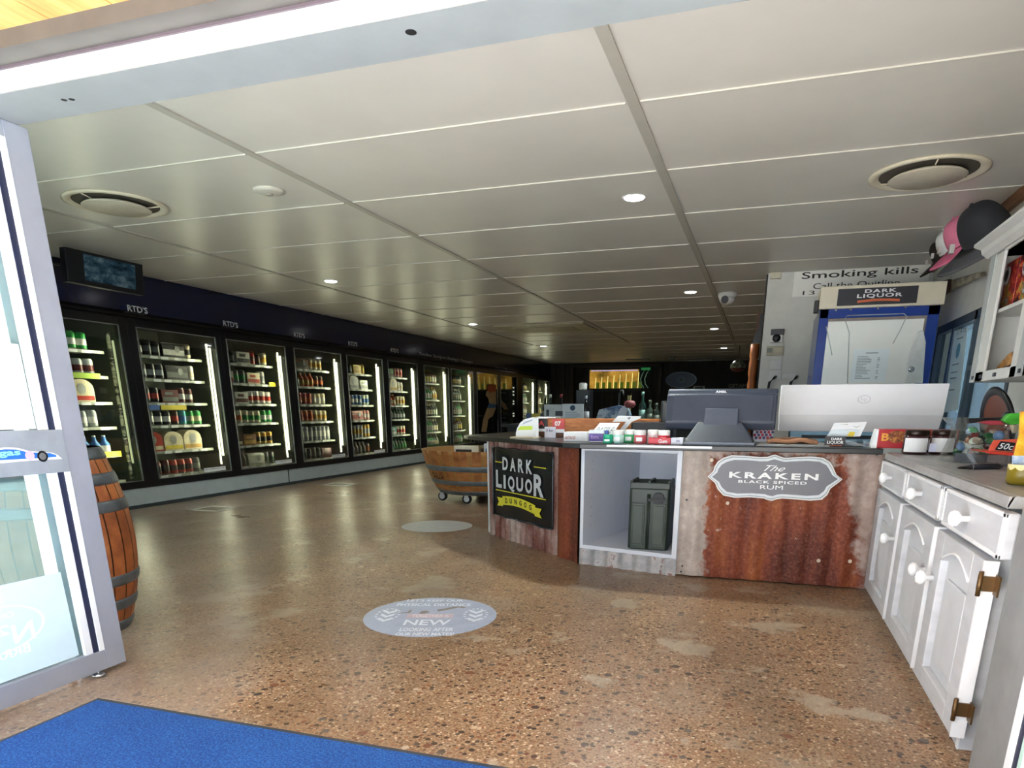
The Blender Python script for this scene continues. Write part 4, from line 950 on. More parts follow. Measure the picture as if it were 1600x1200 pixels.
t = thing('snack_bag', 'tan and brown snack bag on the lower shelf of the wall cabinet', 'bag', (1.62, 5.9, 1.63))
b = MB(); b.prism([(1.6, 6.18, 1.632), (1.6, 5.72, 1.632), (1.6, 5.60, 1.72), (1.6, 5.62, 1.80), (1.6, 5.8, 1.78), (1.6, 6.0, 1.71)], (.06, 0, 0)); b.build('bag', pictmat('snack_print', [(.35, '6d4020'), (.5, 'c08a4a'), (.7, 'dcb070')], 7), t, .01)
MB().prism([(1.597, 5.95, 1.645), (1.597, 5.74, 1.65), (1.597, 5.70, 1.70), (1.597, 5.84, 1.69)], (-.002, 0, 0)).prism([(1.597, 5.68, 1.765), (1.597, 5.61, 1.78), (1.597, 5.60, 1.80), (1.597, 5.67, 1.795)], (-.002, 0, 0)).build('dark_print', mat('snack_dark', '33231a', .5), t); fix(t)
tag(MB().prism([(1.925, 6.16, 1.90), (1.925, 6.02, 1.93), (1.925, 6.02, 1.89)], (.004, 0, 0)).build('paper_flag', mat('flag_tan', 'a0715a', .6)), 'small tan pennant pinned inside the wall cabinet', 'pennant')

# ------------------------------------------------------------------ wall partition items
def ptext(s, x0, x1, yt, yb, Y, th, mb_, bold=0., slope=0.):
    a_ = PY(x0, yb, Y); b_ = PY(x1, yb + slope * (x1 - x0), Y); c_ = PY(x0, yt, Y)
    return textmb(s, (a_.x, Y, a_.z), (b_.x - a_.x, 0, 0), (0, 0, c_.z - a_.z), th, 0, mb_, bold)
sx0, sx1, sz0, sz1 = .242, 1.895, 2.88, 3.195
t = thing('warning_sign', 'white wall sign reading Smoking kills above the blue fridge', 'sign', (1.07, YP, 3.04))
MB().box((sx0, YP - .012, sz0), (sx1, YP, sz1)).build('board', mat('sign_cream', 'f4f2ec', .5, var=.01), t)
b = MB(); ink = mat('ink_black', '22221f', .6)
textmb('Smoking kills', (.34, YP - .013, 3.075), (1.42, 0, 0), (0, 0, .11), .001, 0, b, .008)
textmb('Call the Quitline', (.50, YP - .013, 2.955), (1.06, 0, 0), (0, 0, .085), .001, 0, b)
textmb('13 78 48', (.375, YP - .013, 2.90), (.7, 0, 0), (0, 0, .05), .001, 0, b)
b.build('lettering', ink, t); fix(t)
def wbox(name, lb, cat, x0, x1, yt, yb, dep, m, extra=None, bev=.004):
    t = thing(name, lb, cat, (0, 0, 0)); a_ = PY(x0, yb, YP); c_ = PY(x1, yt, YP); t.location = ((a_.x + c_.x) / 2, YP, a_.z)
    MB().box((a_.x, YP - dep, a_.z), (c_.x, YP, c_.z)).build('housing', m, t, bev)
    if extra: extra(t, a_, c_)
    return fix(t)
wbox('motion_sensor', 'small cream sensor box at the top left corner of the white partition', 'sensor', 1203, 1220.5, 426, 436.5, .06, mat('sensor_cream', 'd8d2bc', .5))
def e1(t, a_, c_):
    MB().box((a_.x, YP - .07, c_.z - .055), (c_.x + .01, YP - .0, c_.z + .02)).build('visor', dk, t, .004)
    MB().lathe([(.055, -.004, 0), (.05, -.02, 0), (.001, -.022, 0)], ((a_.x + c_.x) / 2, YP - .05, (a_.z + c_.z) / 2 - .02), 24, 'y').build('lens', dk2, t)
wbox('door_chime', 'white sensor unit with dark visor and round lens on the partition', 'sensor', 1203, 1224, 517, 536, .05, white, e1)
def e2(t, a_, c_):
    w = c_.x - a_.x; MB().box((a_.x + .03 * w, YP - .045, a_.z + .04), (a_.x + .33 * w, YP - .04, c_.z - .025)).build('display', mat('lcd_grey', '6d7468', .3), t)
    MB().box((a_.x + .42 * w, YP - .045, a_.z + .04), (a_.x + .93 * w, YP - .04, c_.z - .02)).build('button_field', mat('keypad_beige', 'c4bea6', .5), t)
wbox('alarm_keypad', 'beige alarm keypad with small grey display on the partition', 'keypad', 1197, 1225, 541, 556, .04, mat('keypad_frame', 'b5ad95', .5), e2)
def e3(t, a_, c_): MB().box(((a_.x + c_.x) / 2 - .02, YP - .02, (a_.z + c_.z) / 2 - .01), ((a_.x + c_.x) / 2 + .02, YP - .015, (a_.z + c_.z) / 2 + .01)).build('rocker', white, t)
wbox('switch_plate', 'upper of two square white switch plates on the partition', 'light switch', 1201.5, 1222, 562, 577.5, .018, white, e3)
wbox('switch_plate', 'lower of two square white switch plates on the partition', 'light switch', 1200.5, 1221, 578.5, 594, .018, white, e3)
def e4(t, a_, c_):
    for k, xx in enumerate((a_.x - .12, c_.x - .02)):
        MB().tube([(xx + .04, YP - .02, a_.z + .03), (xx + .02, YP - .09, a_.z + .01), (xx - .04, YP - .12, a_.z - .05), (xx - .05, YP - .1, a_.z - .18), (xx, YP - .1, a_.z - .4)], .018).build('plug_lead', dk2, t)
wbox('power_point', 'white power point with two black plug leads low on the partition', 'power point', 1221, 1244, 583, 592, .02, white, e4)

# blue framed display fridge
YF = 9.0
bf = thing('upright_fridge', 'tall blue framed fridge with a white door and a DARK LIQUOR header', 'fridge', (1.12, YF, 0))
bluem = mat('fridge_blue', '1f3f93', .22, var=.05); a_ = PY(1281, 482, YF).x; c_ = PY(1468, 474, YF).x
fx0, fx1 = .525, 1.755
MB().box((fx0, YF + .03, .05), (fx1, YF + 1.1, 2.515)).build('body', bluem, bf, .01)
fr = MB(); fr.box((fx0, YF, .05), (fx0 + .10, YF + .04, 2.515)).box((fx1 - .12, YF, .05), (fx1, YF + .04, 2.515)).box((fx0, YF, 2.40), (fx1, YF + .04, 2.515)); fr.build('door_frame', bluem, bf, .008)
wd = MB(); dx0, dx1 = fx0 + .10, fx1 - .12
wd.box((dx0, YF + .0, .1), (dx1, YF + .03, 2.37)); dm_ = wd.build('door', mat('fridge_door_white', 'f5f7f4', .25, var=.01), bf, .004)
MB().box((dx0, YF - .005, 2.37), (dx1, YF + .03, 2.40)).box((dx1 - .02, YF - .005, .1), (dx1, YF + .03, 2.37)).build('seal', mat('seal_brownish', '8a7f7a', .6), dm_)
mo = MB(); ln_ = lambda pts, r=.007: mo.tube([PY(p[0], p[1], YF - .003) for p in pts], r)
ln_([(1324, 599), (1326, 545), (1327, 520), (1320, 498), (1324, 493), (1412, 490), (1417, 494), (1407, 515), (1395, 537)], .005)
ln_([(1291, 510), (1300, 555)], .005)
mo.build('pressed_line', mat('door_groove', 'b5bcbc', .4), dm_)
hd = [PY(*p, YF - .003) for p in ((1434, 518), (1442, 516), (1446, 535), (1441, 599), (1414, 599), (1416, 575), (1424, 540))]
MB().prism(hd, (0, -.03, 0)).build('handle', mat('handle_white', 'dfe3e2', .25), dm_, .008)
p = PY(1424, 577, YF - .03); MB().lathe([(.035, 0, 0), (.03, -.012, 0), (.015, -.012, 0)], p, 20, 'y').build('lock', chrome, dm_)
h0, h1 = PY(1290, 481, YF - .05), PY(1476, 434, YF - .05)
MB().box((.505, YF - .05, 2.50), (1.775, YF + .4, 2.735)).build('header', mat('header_cream', 'dcd3bd', .5, var=.02), bf, .008)
MB().box((.69, YF - .056, 2.525), (1.50, YF - .051, 2.70)).build('header_panel', mat('header_black', '2b2c33', .4), bf)
b = MB(); Yh = YF - .057
textmb('DARK', (.965, Yh, 2.648), (.32, 0, 0), (0, 0, .036), .001, 0, b, .03, 0, 1.2)
textmb('LIQUOR', (.89, Yh, 2.592), (.46, 0, 0), (0, 0, .046), .001, 0, b, .03, 0, 1.15)
b.build('header_lettering', mat('header_letters', 'e3e3e6', .5), bf)
MB().grid(lambda u, v: Vector((.90 + u * .43, Yh - .001, 2.548 + v * .025 + .012 * math.sin(u * math.pi))), 12, 1).build('header_ribbon', mat('ribbon_orange', 'd0663c', .5), bf)
b = MB()
for px in (1307, 1330, 1372, 1415): q = PY(px, 479.5, YF - .001); b.lathe([(.012, 0, 0), (.012, -.004, 0)], (q.x, YF, 2.49), 8, 'y')
b.build('clip', chrome, bf); fix(bf)
t = thing('price_list', 'printed white list taped to the white fridge door', 'paper', (1.1, YF - .004, 1.95))
p0, p1 = PY(1328, 597, YF - .006), PY(1390, 545, YF - .006)
MB().box((p0.x, YF - .006, p0.z), (p1.x, YF - .004, p1.z)).build('sheet', mat('list_paper', 'eaf3f7', .6, var=.005), t)
b = MB(); w = p1.x - p0.x; hh = p1.z - p0.z
b.box((p0.x + .35 * w, YF - .007, p1.z - .045), (p0.x + .7 * w, YF - .0065, p1.z - .035))
for k in range(15):
    z = p1.z - .08 - k * hh * .048; r_ = random.random()
    b.box((p0.x + .12 * w, YF - .007, z), (p0.x + (.3 + .28 * r_) * w, YF - .0065, z + .006))
    if k % 4: b.box((p0.x + .7 * w, YF - .007, z), (p0.x + .77 * w, YF - .0065, z + .006))
b.build('printed_line', mat('print_grey', '8e959a', .6), t); fix(t)
t = thing('wall_speaker', 'small black speaker between the blue fridge header and the wall', 'speaker', (.5, YF + .05, 2.5))
q0, q1 = PY(1272, 487, YF), PY(1284, 462, YF); MB().box((.455, YF - .02, 2.47), (.503, YF + .1, 2.60)).build('body', dk2, t, .008); fix(t)

# things hanging on the right wall
def cap(px, py, s, col, brim, lb, xw=1.80, rz=0, inner='1a1b20'):
    c = PX(px, py, xw); t = thing('baseball_cap', lb, 'cap', c)
    cm = mat('cap_' + col, col, .8, var=.06); im = mat('cap_in_' + inner, inner, .85)
    R_ = Matrix.Rotation(R(-38), 3, 'Y') @ Matrix.Rotation(rz, 3, 'X')
    def T(v): w = R_ @ Vector(v); return c + w * s
    def crown(u, v):
        a_ = 2 * math.pi * u; e = v * math.pi / 2 * .98; r = math.cos(e) ** .7
        return T((-.62 * r * math.cos(a_) * .8, .75 * r * math.sin(a_), .75 * math.sin(e)))
    MB().grid(crown, 28, 10).build('crown', cm, t)
    def br(u, v):
        a_ = (u - .5) * math.pi * .95; rr_ = .72 + v * .55 * math.cos(a_) ** .6
        return T((-rr_ * math.cos(a_) * .95 * (.85 if v == 0 else 1), rr_ * math.sin(a_) * (1 if v == 0 else .82), -.03 - .10 * v + .0 - .14 * abs(math.sin(a_)) ** 2 * v))
    pk = MB().grid(br, 20, 5); pk2 = pk.build('peak', mat('cap_' + brim, brim, .8, var=.06), t); so = pk2.modifiers.new('thick', 'SOLIDIFY'); so.thickness = .012
    MB().lathe([(.05 * s, 0, 0), (.03 * s, .02, 0), (.001, .022, 0)], T((0, 0, .75)), 10).build('button', cm, t)
    MB().tube([c + Vector((.02, 0, .2 * s)), (XR - .002, c.y, c.z + .25 * s)], .008).build('hook', chrome, t)
    MB().box(tuple(T((-.74, -.09, .12))), tuple(T((-.70, .09, .3)))).build('badge', mat('cap_badge_' + col, 'b9b4b0' if col != 'e89ab5' else '7a2c4a', .7), t)
    return fix(t)
cap(1542, 366, .36, '26282e', '4a4b4f', 'large dark grey cap, uppermost of the caps hanging by the ceiling', 1.66, R(12))
cap(1508, 374, .30, 'e07f9e', 'd86f90', 'bright pink cap hanging below the large grey cap', 1.70, R(8))
cap(1490, 386, .27, 'e6e4e4', '16181e', 'black brimmed cap with a white crown, left of the pink cap', 1.74, R(5))
cap(1476, 398, .25, '2b221e', '33241e', 'dark brown cap, lowest and leftmost of the hanging caps', 1.80, R(0))
t = thing('camouflage_strip', 'long camouflage patterned gun bag fixed high on the right wall', 'bag', (1.9, 9.3, 2.75))
q = [PX(*p, 1.90) for p in ((1476, 440), (1494, 437), (1540, 424), (1542, 431), (1496, 452), (1478, 462))]
MB().prism(q, (-.05, 0, 0)).build('bag', pictmat('camouflage', [(.35, '2e2820'), (.48, '5c5444'), (.58, '8c8470'), (.7, 'b0a890')], 5, 0, (1, 1, 2)), t, .01)
MB().prism([PX(*p, 1.85) for p in ((1472, 440), (1487, 436), (1485, 456), (1474, 463))], (-.03, 0, 0)).build('end_flap', mat('flap_brown', '3a2622', .7), t); fix(t)
t = thing('hanging_poster', 'tall narrow pale blue information poster in the right window', 'poster', (1.9, 9.0, 1.9))
q = [PX(*p, 1.92) for p in ((1491, 517), (1513, 511), (1506, 560), (1500, 602), (1486, 650), (1479, 602))]
q = [PX(*p, 1.92) for p in ((1492, 517), (1513, 511), (1497, 640), (1474, 645))]
MB().prism(q, (-.003, 0, 0)).build('sheet', mat('poster_pale', 'b9d0da', .5, var=.02), t)
b = MB()
y_a, y_b = PX(1508, 520, 1.915).y, PX(1495, 520, 1.915).y
textmb('STATE', (1.914, PX(1494, 527, 1.915).y, 2.17), (0, PX(1509, 520, 1.915).y - PX(1494, 527, 1.915).y, 0), (0, 0, .06), .001, 0, b)
for z in (2.12, 1.86, 1.78, 1.72, 1.6): b.box((1.913, y_a + .05, z), (1.916, y_b - .05, z + .01))
b.build('print', mat('poster_ink', '4c6470', .6), t)
MB().lathe([(.075, 0, 0), (.075, -.002, 0)], PX(1497, 548, 1.915), 20, 'x').build('emblem', mat('poster_emblem_blue', '4687a8', .5), t); fix(t)

# ------------------------------------------------------------------ things on the counter and beyond
def item(name, lb, cat, x0, x1, yt, yb, Y, dep, m, bev=.003, zb=ZT + .001, extra=None, group=None):
    a_ = PY(x0, yb, Y); c_ = PY(x1, yt, Y); z0 = a_.z if zb is None else zb
    t = thing(name, lb, cat, ((a_.x + c_.x) / 2, Y + dep / 2, z0), group)
    MB().box((a_.x, Y, z0), (c_.x, Y + dep, c_.z)).build('carton' if cat == 'box' else 'body', m, t, bev)
    if extra: extra(t, a_.x, c_.x, z0, c_.z, Y)
    return fix(t)
# leaflet block at the left end
t = thing('leaflet_block', 'slanted white leaflet stack with a lime band at the left end of the counter', 'leaflets', (-2.2, 6.75, ZT))
Yl = 6.62
def q3(px, py, d=0): p = PY(px, py, Yl); return Vector((p.x, Yl + d, p.z))
zl = lambda p: Vector((p.x, p.y, max(p.z, ZT + .014)))
MB().prism([q3(813, 660, .11), q3(822, 654, .11), q3(835, 651, .11), q3(862, 652, .11), q3(862, 653, .11), q3(836, 654, .11)], (0, .03, 0)).build('curled_sheet', paper, t)
MB().prism([q3(806, 677), q3(808, 669), q3(813, 660), q3(820, 655), q3(832, 652), q3(836.5, 653), q3(837, 684), q3(806, 682)], (0, .10, 0)).build('sheets', paper, t)
MB().prism([q3(808.5, 672, -.002), q3(813, 666, -.002), q3(832, 665.5, -.002), q3(832, 671.5, -.002)], (0, -.001, 0)).build('lime_band', mat('lime', 'c3dc3a', .5), t)
MB().box((q3(801, 690).x, Yl - .08, ZT + .001), (q3(837, 690).x, Yl + .16, ZT + .013)).build('base_board', mat('base_tan', 'd8c8a4', .6), t)
b = MB(); b.prism([q3(815, 664, -.002), q3(820, 659, -.002), q3(832, 655, -.002), q3(832, 657, -.002), q3(822, 661, -.002)], (0, -.001, 0)); b.build('print', mat('print_pale', 'a9b4c4', .6), t); fix(t)
# timber display crate
t = thing('timber_crate', 'long low orange brown timber box lying along the counter', 'crate', (-1.6, 6.95, ZT))
cr = woodmat('crate_wood', '8a4a22', 'b0682f', 'c98244', (3, 3, 14)); cd = woodmat('crate_wood_dark', '5a3420', '6d4228', '7c4c2e', (3, 3, 14))
a_ = PY(838, 656, 6.85); c_ = PY(1031, 650, 6.85)
MB().box((a_.x, 6.85, 1.18), (c_.x, 6.88, a_.z + .012)).box((a_.x, 7.25, 1.18), (c_.x, 7.28, a_.z + .012)).box((a_.x, 6.88, 1.122), (a_.x + .03, 7.25, a_.z)).box((c_.x - .03, 6.88, 1.122), (c_.x, 7.25, a_.z)).build('side_board', cr, t, .003)
MB().box((a_.x, 6.855, ZT + .001), (c_.x, 6.885, 1.178)).build('lower_board', cd, t, .003); fix(t)
Yc = 6.845
def card(x0, x1, yt, yb, lb, m, m2=None, tx=None, band=None, tm=None, Y=6.84):
    a_ = PY(x0, yb, Y); c_ = PY(x1, yt, Y); t = thing('price_card', lb, 'price card', ((a_.x + c_.x) / 2, Y, a_.z))
    MB().box((a_.x, Y - .004, a_.z), (c_.x, Y, c_.z)).build('card', m, t)
    h = c_.z - a_.z; w = c_.x - a_.x
    if band: MB().box((a_.x, Y - .006, a_.z), (c_.x, Y - .0045, a_.z + h * band)).build('white_strip', paper, t)
    if tx: textmb(tx[0], (a_.x + w * tx[1], Y - .0065, a_.z + h * tx[3]), (w * (tx[2] - tx[1]), 0, 0), (0, 0, h * (tx[4] - tx[3])), .0005, 0, None, .03).build('lettering', tm or paper, t)
    return fix(t)
redc = mat('card_red', 'cf4a4a', .5)
card(837, 855.5, 654.5, 674, 'black price card with a red mark clipped to the timber box', dk2, None, ('A', .25, .75, .45, .85), .22, redc)
card(863, 882.5, 655, 676, 'red price card reading 07 clipped to the timber box', redc, None, ('07', .2, .7, .5, .85), .26)
card(851, 868.5, 667, 686, 'white price tag hanging below the black and red cards', mat('tag_lilac', 'e3e2ec', .5), None, ('3 for', .15, .8, .6, .8), None, mat('tag_ink', '5c5f80', .5), 6.825)
# small packets near the counter edge
def e_txt(s, u0, u1, v0, v1, m):
    def f(t, x0, x1, z0, z1, Y): textmb(s, (x0 + (x1 - x0) * u0, Y - .001, z0 + (z1 - z0) * v0), ((x1 - x0) * (u1 - u0), 0, 0), (0, 0, (z1 - z0) * (v1 - v0)), .0005, 0, None, .02).build('lettering', m, t)
    return f
inkr = mat('ink_red', 'b5463c', .5)
item('lozenge_box', 'flat white box with red print in front of the timber box', 'box', 880.5, 918.5, 675, 690, 6.12, .12, paper, extra=e_txt('ANTACID', .05, .5, .2, .5, inkr))
def e5(t, x0, x1, z0, z1, Y):
    MB().box((x0, Y - .001, z0 + .01), (x1, Y, z0 + (z1 - z0) * .72)).build('violet_front', mat('gum_violet', '4a2c8c', .4), t)
    textmb('Extra', (x0 + .02, Y - .0015, z0 + .03), ((x1 - x0) * .5, 0, 0), (0, 0, .03), .0005).build('lettering', mat('gum_lilac', 'b08ad0', .4), t)
item('gum_display', 'purple and blue chewing gum box, left end of the gum row', 'box', 920, 944, 672, 690.5, 5.97, .16, mat('gum_white', 'dfe4e8', .4), extra=e5)
item('gum_packet', 'upright blue and green chewing gum packet behind the first green tub', 'packet', 938, 950, 673, 690, 6.0, .05, mat('gum_blue', '2a4fa8', .4))
tub = []
for k, (px, col, lb) in enumerate(((950, '1ea07a', 'squat teal green gum tub, leftmost of the tubs'), (965.5, 'bfeee4', 'white capped mint green gum tub, second from left'), (983, '3aa86a', 'white capped green gum tub behind the red carton edge'),
                                   (1000, 'd8646a', 'white capped pale red gum tub in the middle of the row'), (1020, 'ecd8dc', 'white capped white and red gum tub'), (1037, 'c7263a', 'white capped red gum tub, rightmost of the row'))):
    Y = 5.90 if k in (1, 3, 5) else 6.0
    if k == 0: Y = 5.84
    c = PY(px, 690, Y); r = .052 if k else .043
    t = thing('gum_tub', lb, 'gum tub', (c.x, Y, ZT), 'chewing gum tubs on the counter edge')
    h = .105 if k else .07
    MB().lathe([(r * .96, .001, 0), (r, .008, 0), (r, h * .62, 0), (r * .9, h * .68, 0)], (c.x, Y, ZT), 20).build('tub', mat('gum_tub_%d' % k, col, .35), t)
    MB().lathe([(r * .92, h * .66, 0), (r * .96, h * .7, 0), (r * .96, h, 0), (r * .85, h * 1.06, 0), (.001, h * 1.07, 0)], (c.x, Y, ZT), 20).build('cap', mat('gum_cap', 'eef1ef', .35) if k else mat('gum_tub_0', col, .35), t)
    MB().box((c.x - r * .5, Y - r - .001, ZT + .02), (c.x + r * .5, Y - r * .8, ZT + h * .5)).build('label', paper if k != 4 else mat('label_red', 'c94055', .5), t); fix(t)
item('gum_display', 'low red gum carton in front of the rightmost tubs', 'box', 1013, 1048, 685, 694.5, 5.80, .06, mat('gum_red', 'cc2436', .4), extra=e_txt('Gum', .45, .85, .2, .8, paper))
item('gum_display', 'small low white carton beside the monitor base', 'box', 1048, 1067.5, 684, 693.5, 5.80, .08, mat('gum_greywhite', 'd3d5e2', .4), extra=e_txt('EXTRA', .45, .75, .35, .65, mat('ink_blue', '3c4678', .5)))
# leaning cards behind the gum
def lean(pts, Y, name, lb, cat, m, tilt=.12):
    t = thing(name, lb, cat, (PY(*pts[0], Y).x, Y, ZT)); zs = [PY(a, b, Y).z for a, b in pts]; zm = min(zs)
    q = [Vector((PY(a, b, Y).x, Y + (PY(a, b, Y).z - zm) * tilt * 4, PY(a, b, Y).z)) for a, b in pts]
    MB().prism(q, (0, .004, 0)).build('card', m, t); return t, q
t, q = lean([(920, 681), (935, 661), (967, 661), (956, 681)], 6.2, 'display_card', 'slanted white card with red edge behind the gum tubs', 'card', paper)
textmb('RAFFLE', q[0].lerp(q[1], .2) + (q[3] - q[0]) * .12 + Vector((0, -.003, 0)), (q[3] - q[0]) * .72, (q[1] - q[0]) * .45, .001).build('lettering', mat('card_ink', '7c8290', .6), t); fix(t)
t = thing('display_card', 'tall white curved card stand with a cut out, right of the slanted card', 'card', (-1.25, 6.4, ZT))
Yq = 6.35; pp = lambda a, b: PY(a, b, Yq)
MB().prism([pp(957, 659), pp(966, 649.5), pp(1002, 650.5), pp(1000, 654), pp(987, 659), pp(977, 671), pp(977, 684), pp(968, 684), pp(969, 671), pp(978, 659)], (0, .006, 0)).build('card', paper, t)
MB().prism([pp(980, 652.5), pp(986, 652), pp(983, 656)], (0, -.002, 0)).build('print', mat('card_mark', '6d7580', .5), t); fix(t)
item('printer', 'low black receipt printer between the card stand and the monitor', 'printer', 985, 1052, 660, 676, 6.45, .3, dk2, .02)
# POS monitor
t = thing('till_monitor', 'dark grey till monitor on its wedge base, seen from behind', 'monitor', (-.33, 6.1, ZT))
Ym = 6.12
mx0, mx1 = PY(1042, 620, Ym).x, PY(1216, 620, Ym).x
zt_, zb_ = 1.565, 1.235
def mpt(x, z, d): return Vector((x, Ym + (z - 1.25) * .28 + d, z))
pr = [(zt_, .06), (zt_ + .004, .0), (zt_ - .012, -.015), (zt_ - .035, -.02), (zt_ - .05, -.05), (zb_ + .06, -.055), (zb_, -.01), (zb_, .06)]
pr = [(z, d) for z, d in pr]
MB().prism([mpt(mx0, z, d) for z, d in pr], (mx1 - mx0, 0, 0)).build('screen_shell', mat('till_shell', '363d4c', .4, var=.05), t, .012)
MB().prism([mpt(mx0 + .06, zt_ - .048, -.052), mpt(mx1 - .035, zt_ - .048, -.052), mpt(mx1 - .035, zb_ + .07, -.058), mpt(mx0 + .06, zb_ + .07, -.058)], (0, -.008, 0)).build('back_cover', mat('till_back', '3f4656', .38, var=.05), t, .01)
a_, c_ = PY(1098, 660, Ym - .2), PY(1154, 636, Ym - .2)
MB().prism([(a_.x, Ym - .12, 1.27), (c_.x, Ym - .12, 1.27), (c_.x - .003, Ym - .06, 1.41), (a_.x + .003, Ym - .06, 1.41)], (0, .08, 0)).build('neck', mat('till_neck', '555b6a', .4, var=.04), t, .008)
b0, b1 = PY(1068, 692, Ym - .25), PY(1178, 692, Ym - .25); u0, u1 = PY(1091, 655, Ym - .1), PY(1160, 655, Ym - .1)
YB0 = Ym - .28
MB().add([(b0.x, YB0, ZT + .02), (b1.x, YB0, ZT + .02), (b1.x, Ym + .1, ZT + .02), (b0.x, Ym + .1, ZT + .02), (u0.x, Ym - .09, 1.30), (u1.x, Ym - .09, 1.30), (u1.x, Ym + .04, 1.30), (u0.x, Ym + .04, 1.30)],
         [(0, 3, 2, 1), (4, 5, 6, 7), (0, 1, 5, 4), (1, 2, 6, 5), (2, 3, 7, 6), (3, 0, 4, 7)]).build('wedge_base', mat('till_base', '343a47', .42, var=.04), t, .01)
MB().box((b0.x - .005, YB0 - .012, ZT + .001), (b1.x + .005, Ym + .12, ZT + .022)).build('foot_plate', mat('till_foot', '8b93a3', .4), t, .004)
lx0, lx1 = PY(1117, 618, Ym).x, PY(1135, 618, Ym).x
textmb('AMBL', mpt(lx0, 1.533, -.026), (lx1 - lx0, 0, 0), (0, .005, .02), .002, 0, None, .04).build('lettering', paper, t); fix(t)
item('customer_display', 'black box shaped customer display behind the left edge of the till monitor', 'monitor', 1031, 1052, 626, 665, 6.8, .2, dk2, .02)
# dotted bag, cardboard tray, big white box
t = thing('dotted_bag', 'white gift bag with red dots between the till monitor and the white box', 'bag', (-.02, 6.35, ZT))
Yd = 6.3; dp_ = lambda a, b: PY(a, b, Yd)
MB().prism([dp_(1176, 690), dp_(1177, 675), dp_(1183, 657.5), dp_(1191, 662), dp_(1200, 662), dp_(1213, 657), dp_(1210, 673), dp_(1203, 690)], (0, .06, 0)).build('bag', mat('bag_white', 'dfe3f2', .5), t)
b = MB(); random.seed(5)
for j in range(6):
    for k in range(5):
        q = dp_(1183 + k * 6 + (j % 2) * 3 - j * .9, 662 + j * 4.4); b.lathe([(.013, -.001, (j + k) % 2), (.013, -.003, (j + k) % 2)], (q.x, Yd, q.z), 10, 'y')
b.build('dot', [mat('dot_red', 'b02038', .5), mat('dot_dark', '4a3a6a', .5)], t); fix(t)
t = thing('cardboard_tray', 'crumpled brown cardboard sheet lying on papers on the counter', 'cardboard', (.2, 6.1, ZT))
def cbd(u, v): p0 = PY(1199, 683, 5.95); p1 = PY(1280, 683, 5.95); return Vector((p0.x + (p1.x - p0.x) * u, 5.95 + v * .4, ZT + .038 + .016 * math.sin(u * 3.1) + .01 * math.sin(u * 11 + v * 5) * (1 - v)))
o = MB().grid(cbd, 24, 8).build('sheet', mat('cardboard', 'a9795a', .8, var=.1), t); so = o.modifiers.new('t', 'SOLIDIFY'); so.thickness = .03
MB().box((.0, 5.84, ZT + .001), (.52, 6.3, ZT + .012)).box((-.02, 5.8, ZT + .001), (.4, 6.1, ZT + .006)).build('papers', mat('paper_grey', 'a9acab', .7), t); fix(t)
t = thing('white_carton', 'big plain white product box with a fold across its slanted front', 'box', (.8, 7.0, ZT))
Yb = 6.75
c0 = [PY(*p, Yb) for p in ((1222, 602), (1484, 600), (1473, 648), (1466, 674), (1217, 672), (1219, 646))]
z_t, z_m, z_b = 1.612, 1.355, 1.212
xs = [PY(1222, 602, Yb).x, PY(1484, 600, Yb).x]; xm = [PY(1218, 646, Yb).x, PY(1473, 648, Yb).x]; xb = [PY(1217, 672, Yb).x, PY(1465, 674, Yb).x]
vs = [(xb[0], Yb, z_b), (xb[1], Yb, z_b), (xm[1], Yb - .02, z_m), (xm[0], Yb - .02, z_m), (xs[1], Yb, z_t), (xs[0], Yb, z_t)]
vs += [(x_ + .0, Yb + .42, z_) for x_, _, z_ in vs]
MB().add(vs, [(0, 1, 2, 3), (3, 2, 4, 5), (0, 3, 9, 6), (3, 5, 11, 9), (1, 7, 8, 2), (2, 8, 10, 4), (5, 4, 10, 11), (6, 9, 8, 7), (9, 11, 10, 8), (0, 6, 7, 1)]).build('carton', mat('carton_white', 'f5f5f9', .45, var=.01), t)
MB().prism([(xb[1] + .002, Yb + .02, z_b + .02), (xm[1] + .002, Yb, z_m), (xs[1] + .002, Yb + .02, z_t - .01), (xs[1] + .002, Yb + .4, z_t - .01), (xb[1] + .002, Yb + .4, z_b + .02)], (.002, 0, 0)).build('end_print', mat('carton_end', '2c4a70', .4), t)
q = PY(1350, 624, Yb); em = MB(); pts = 32
for k in range(pts):
    an = 2 * math.pi * k / pts
    for s_ in (1, .86): em.v.append((q.x + .052 * s_ * math.cos(an), Yb - .014, q.z + .034 * s_ * math.sin(an)))
for k in range(pts): em.f.append([2 * k, 2 * ((k + 1) % pts), 2 * ((k + 1) % pts) + 1, 2 * k + 1]); em.m.append(0); em.sm.append(False)
textmb('hp', (q.x - .026, Yb - .0135, q.z - .022), (.05, 0, 0), (0, 0, .04), .001, 0, em)
em.build('embossed_emblem', mat('emboss_grey', 'd3d3da', .5), t); fix(t)
t = thing('blue_tray', 'light blue tray under the big white box', 'tray', (.7, 6.9, ZT))
MB().box((xb[0] + .1, Yb + .0, ZT + .001), (xb[1] - .15, Yb + .4, z_b - .002)).build('tray', mat('tray_blue', '8fbfda', .4), t, .004)
MB().box((xb[0] + .2, Yb - .004, ZT + .03), (xb[1] - .2, Yb, ZT + .06)).build('label_slot', mat('slot_dark', '222a33', .5), t); fix(t)
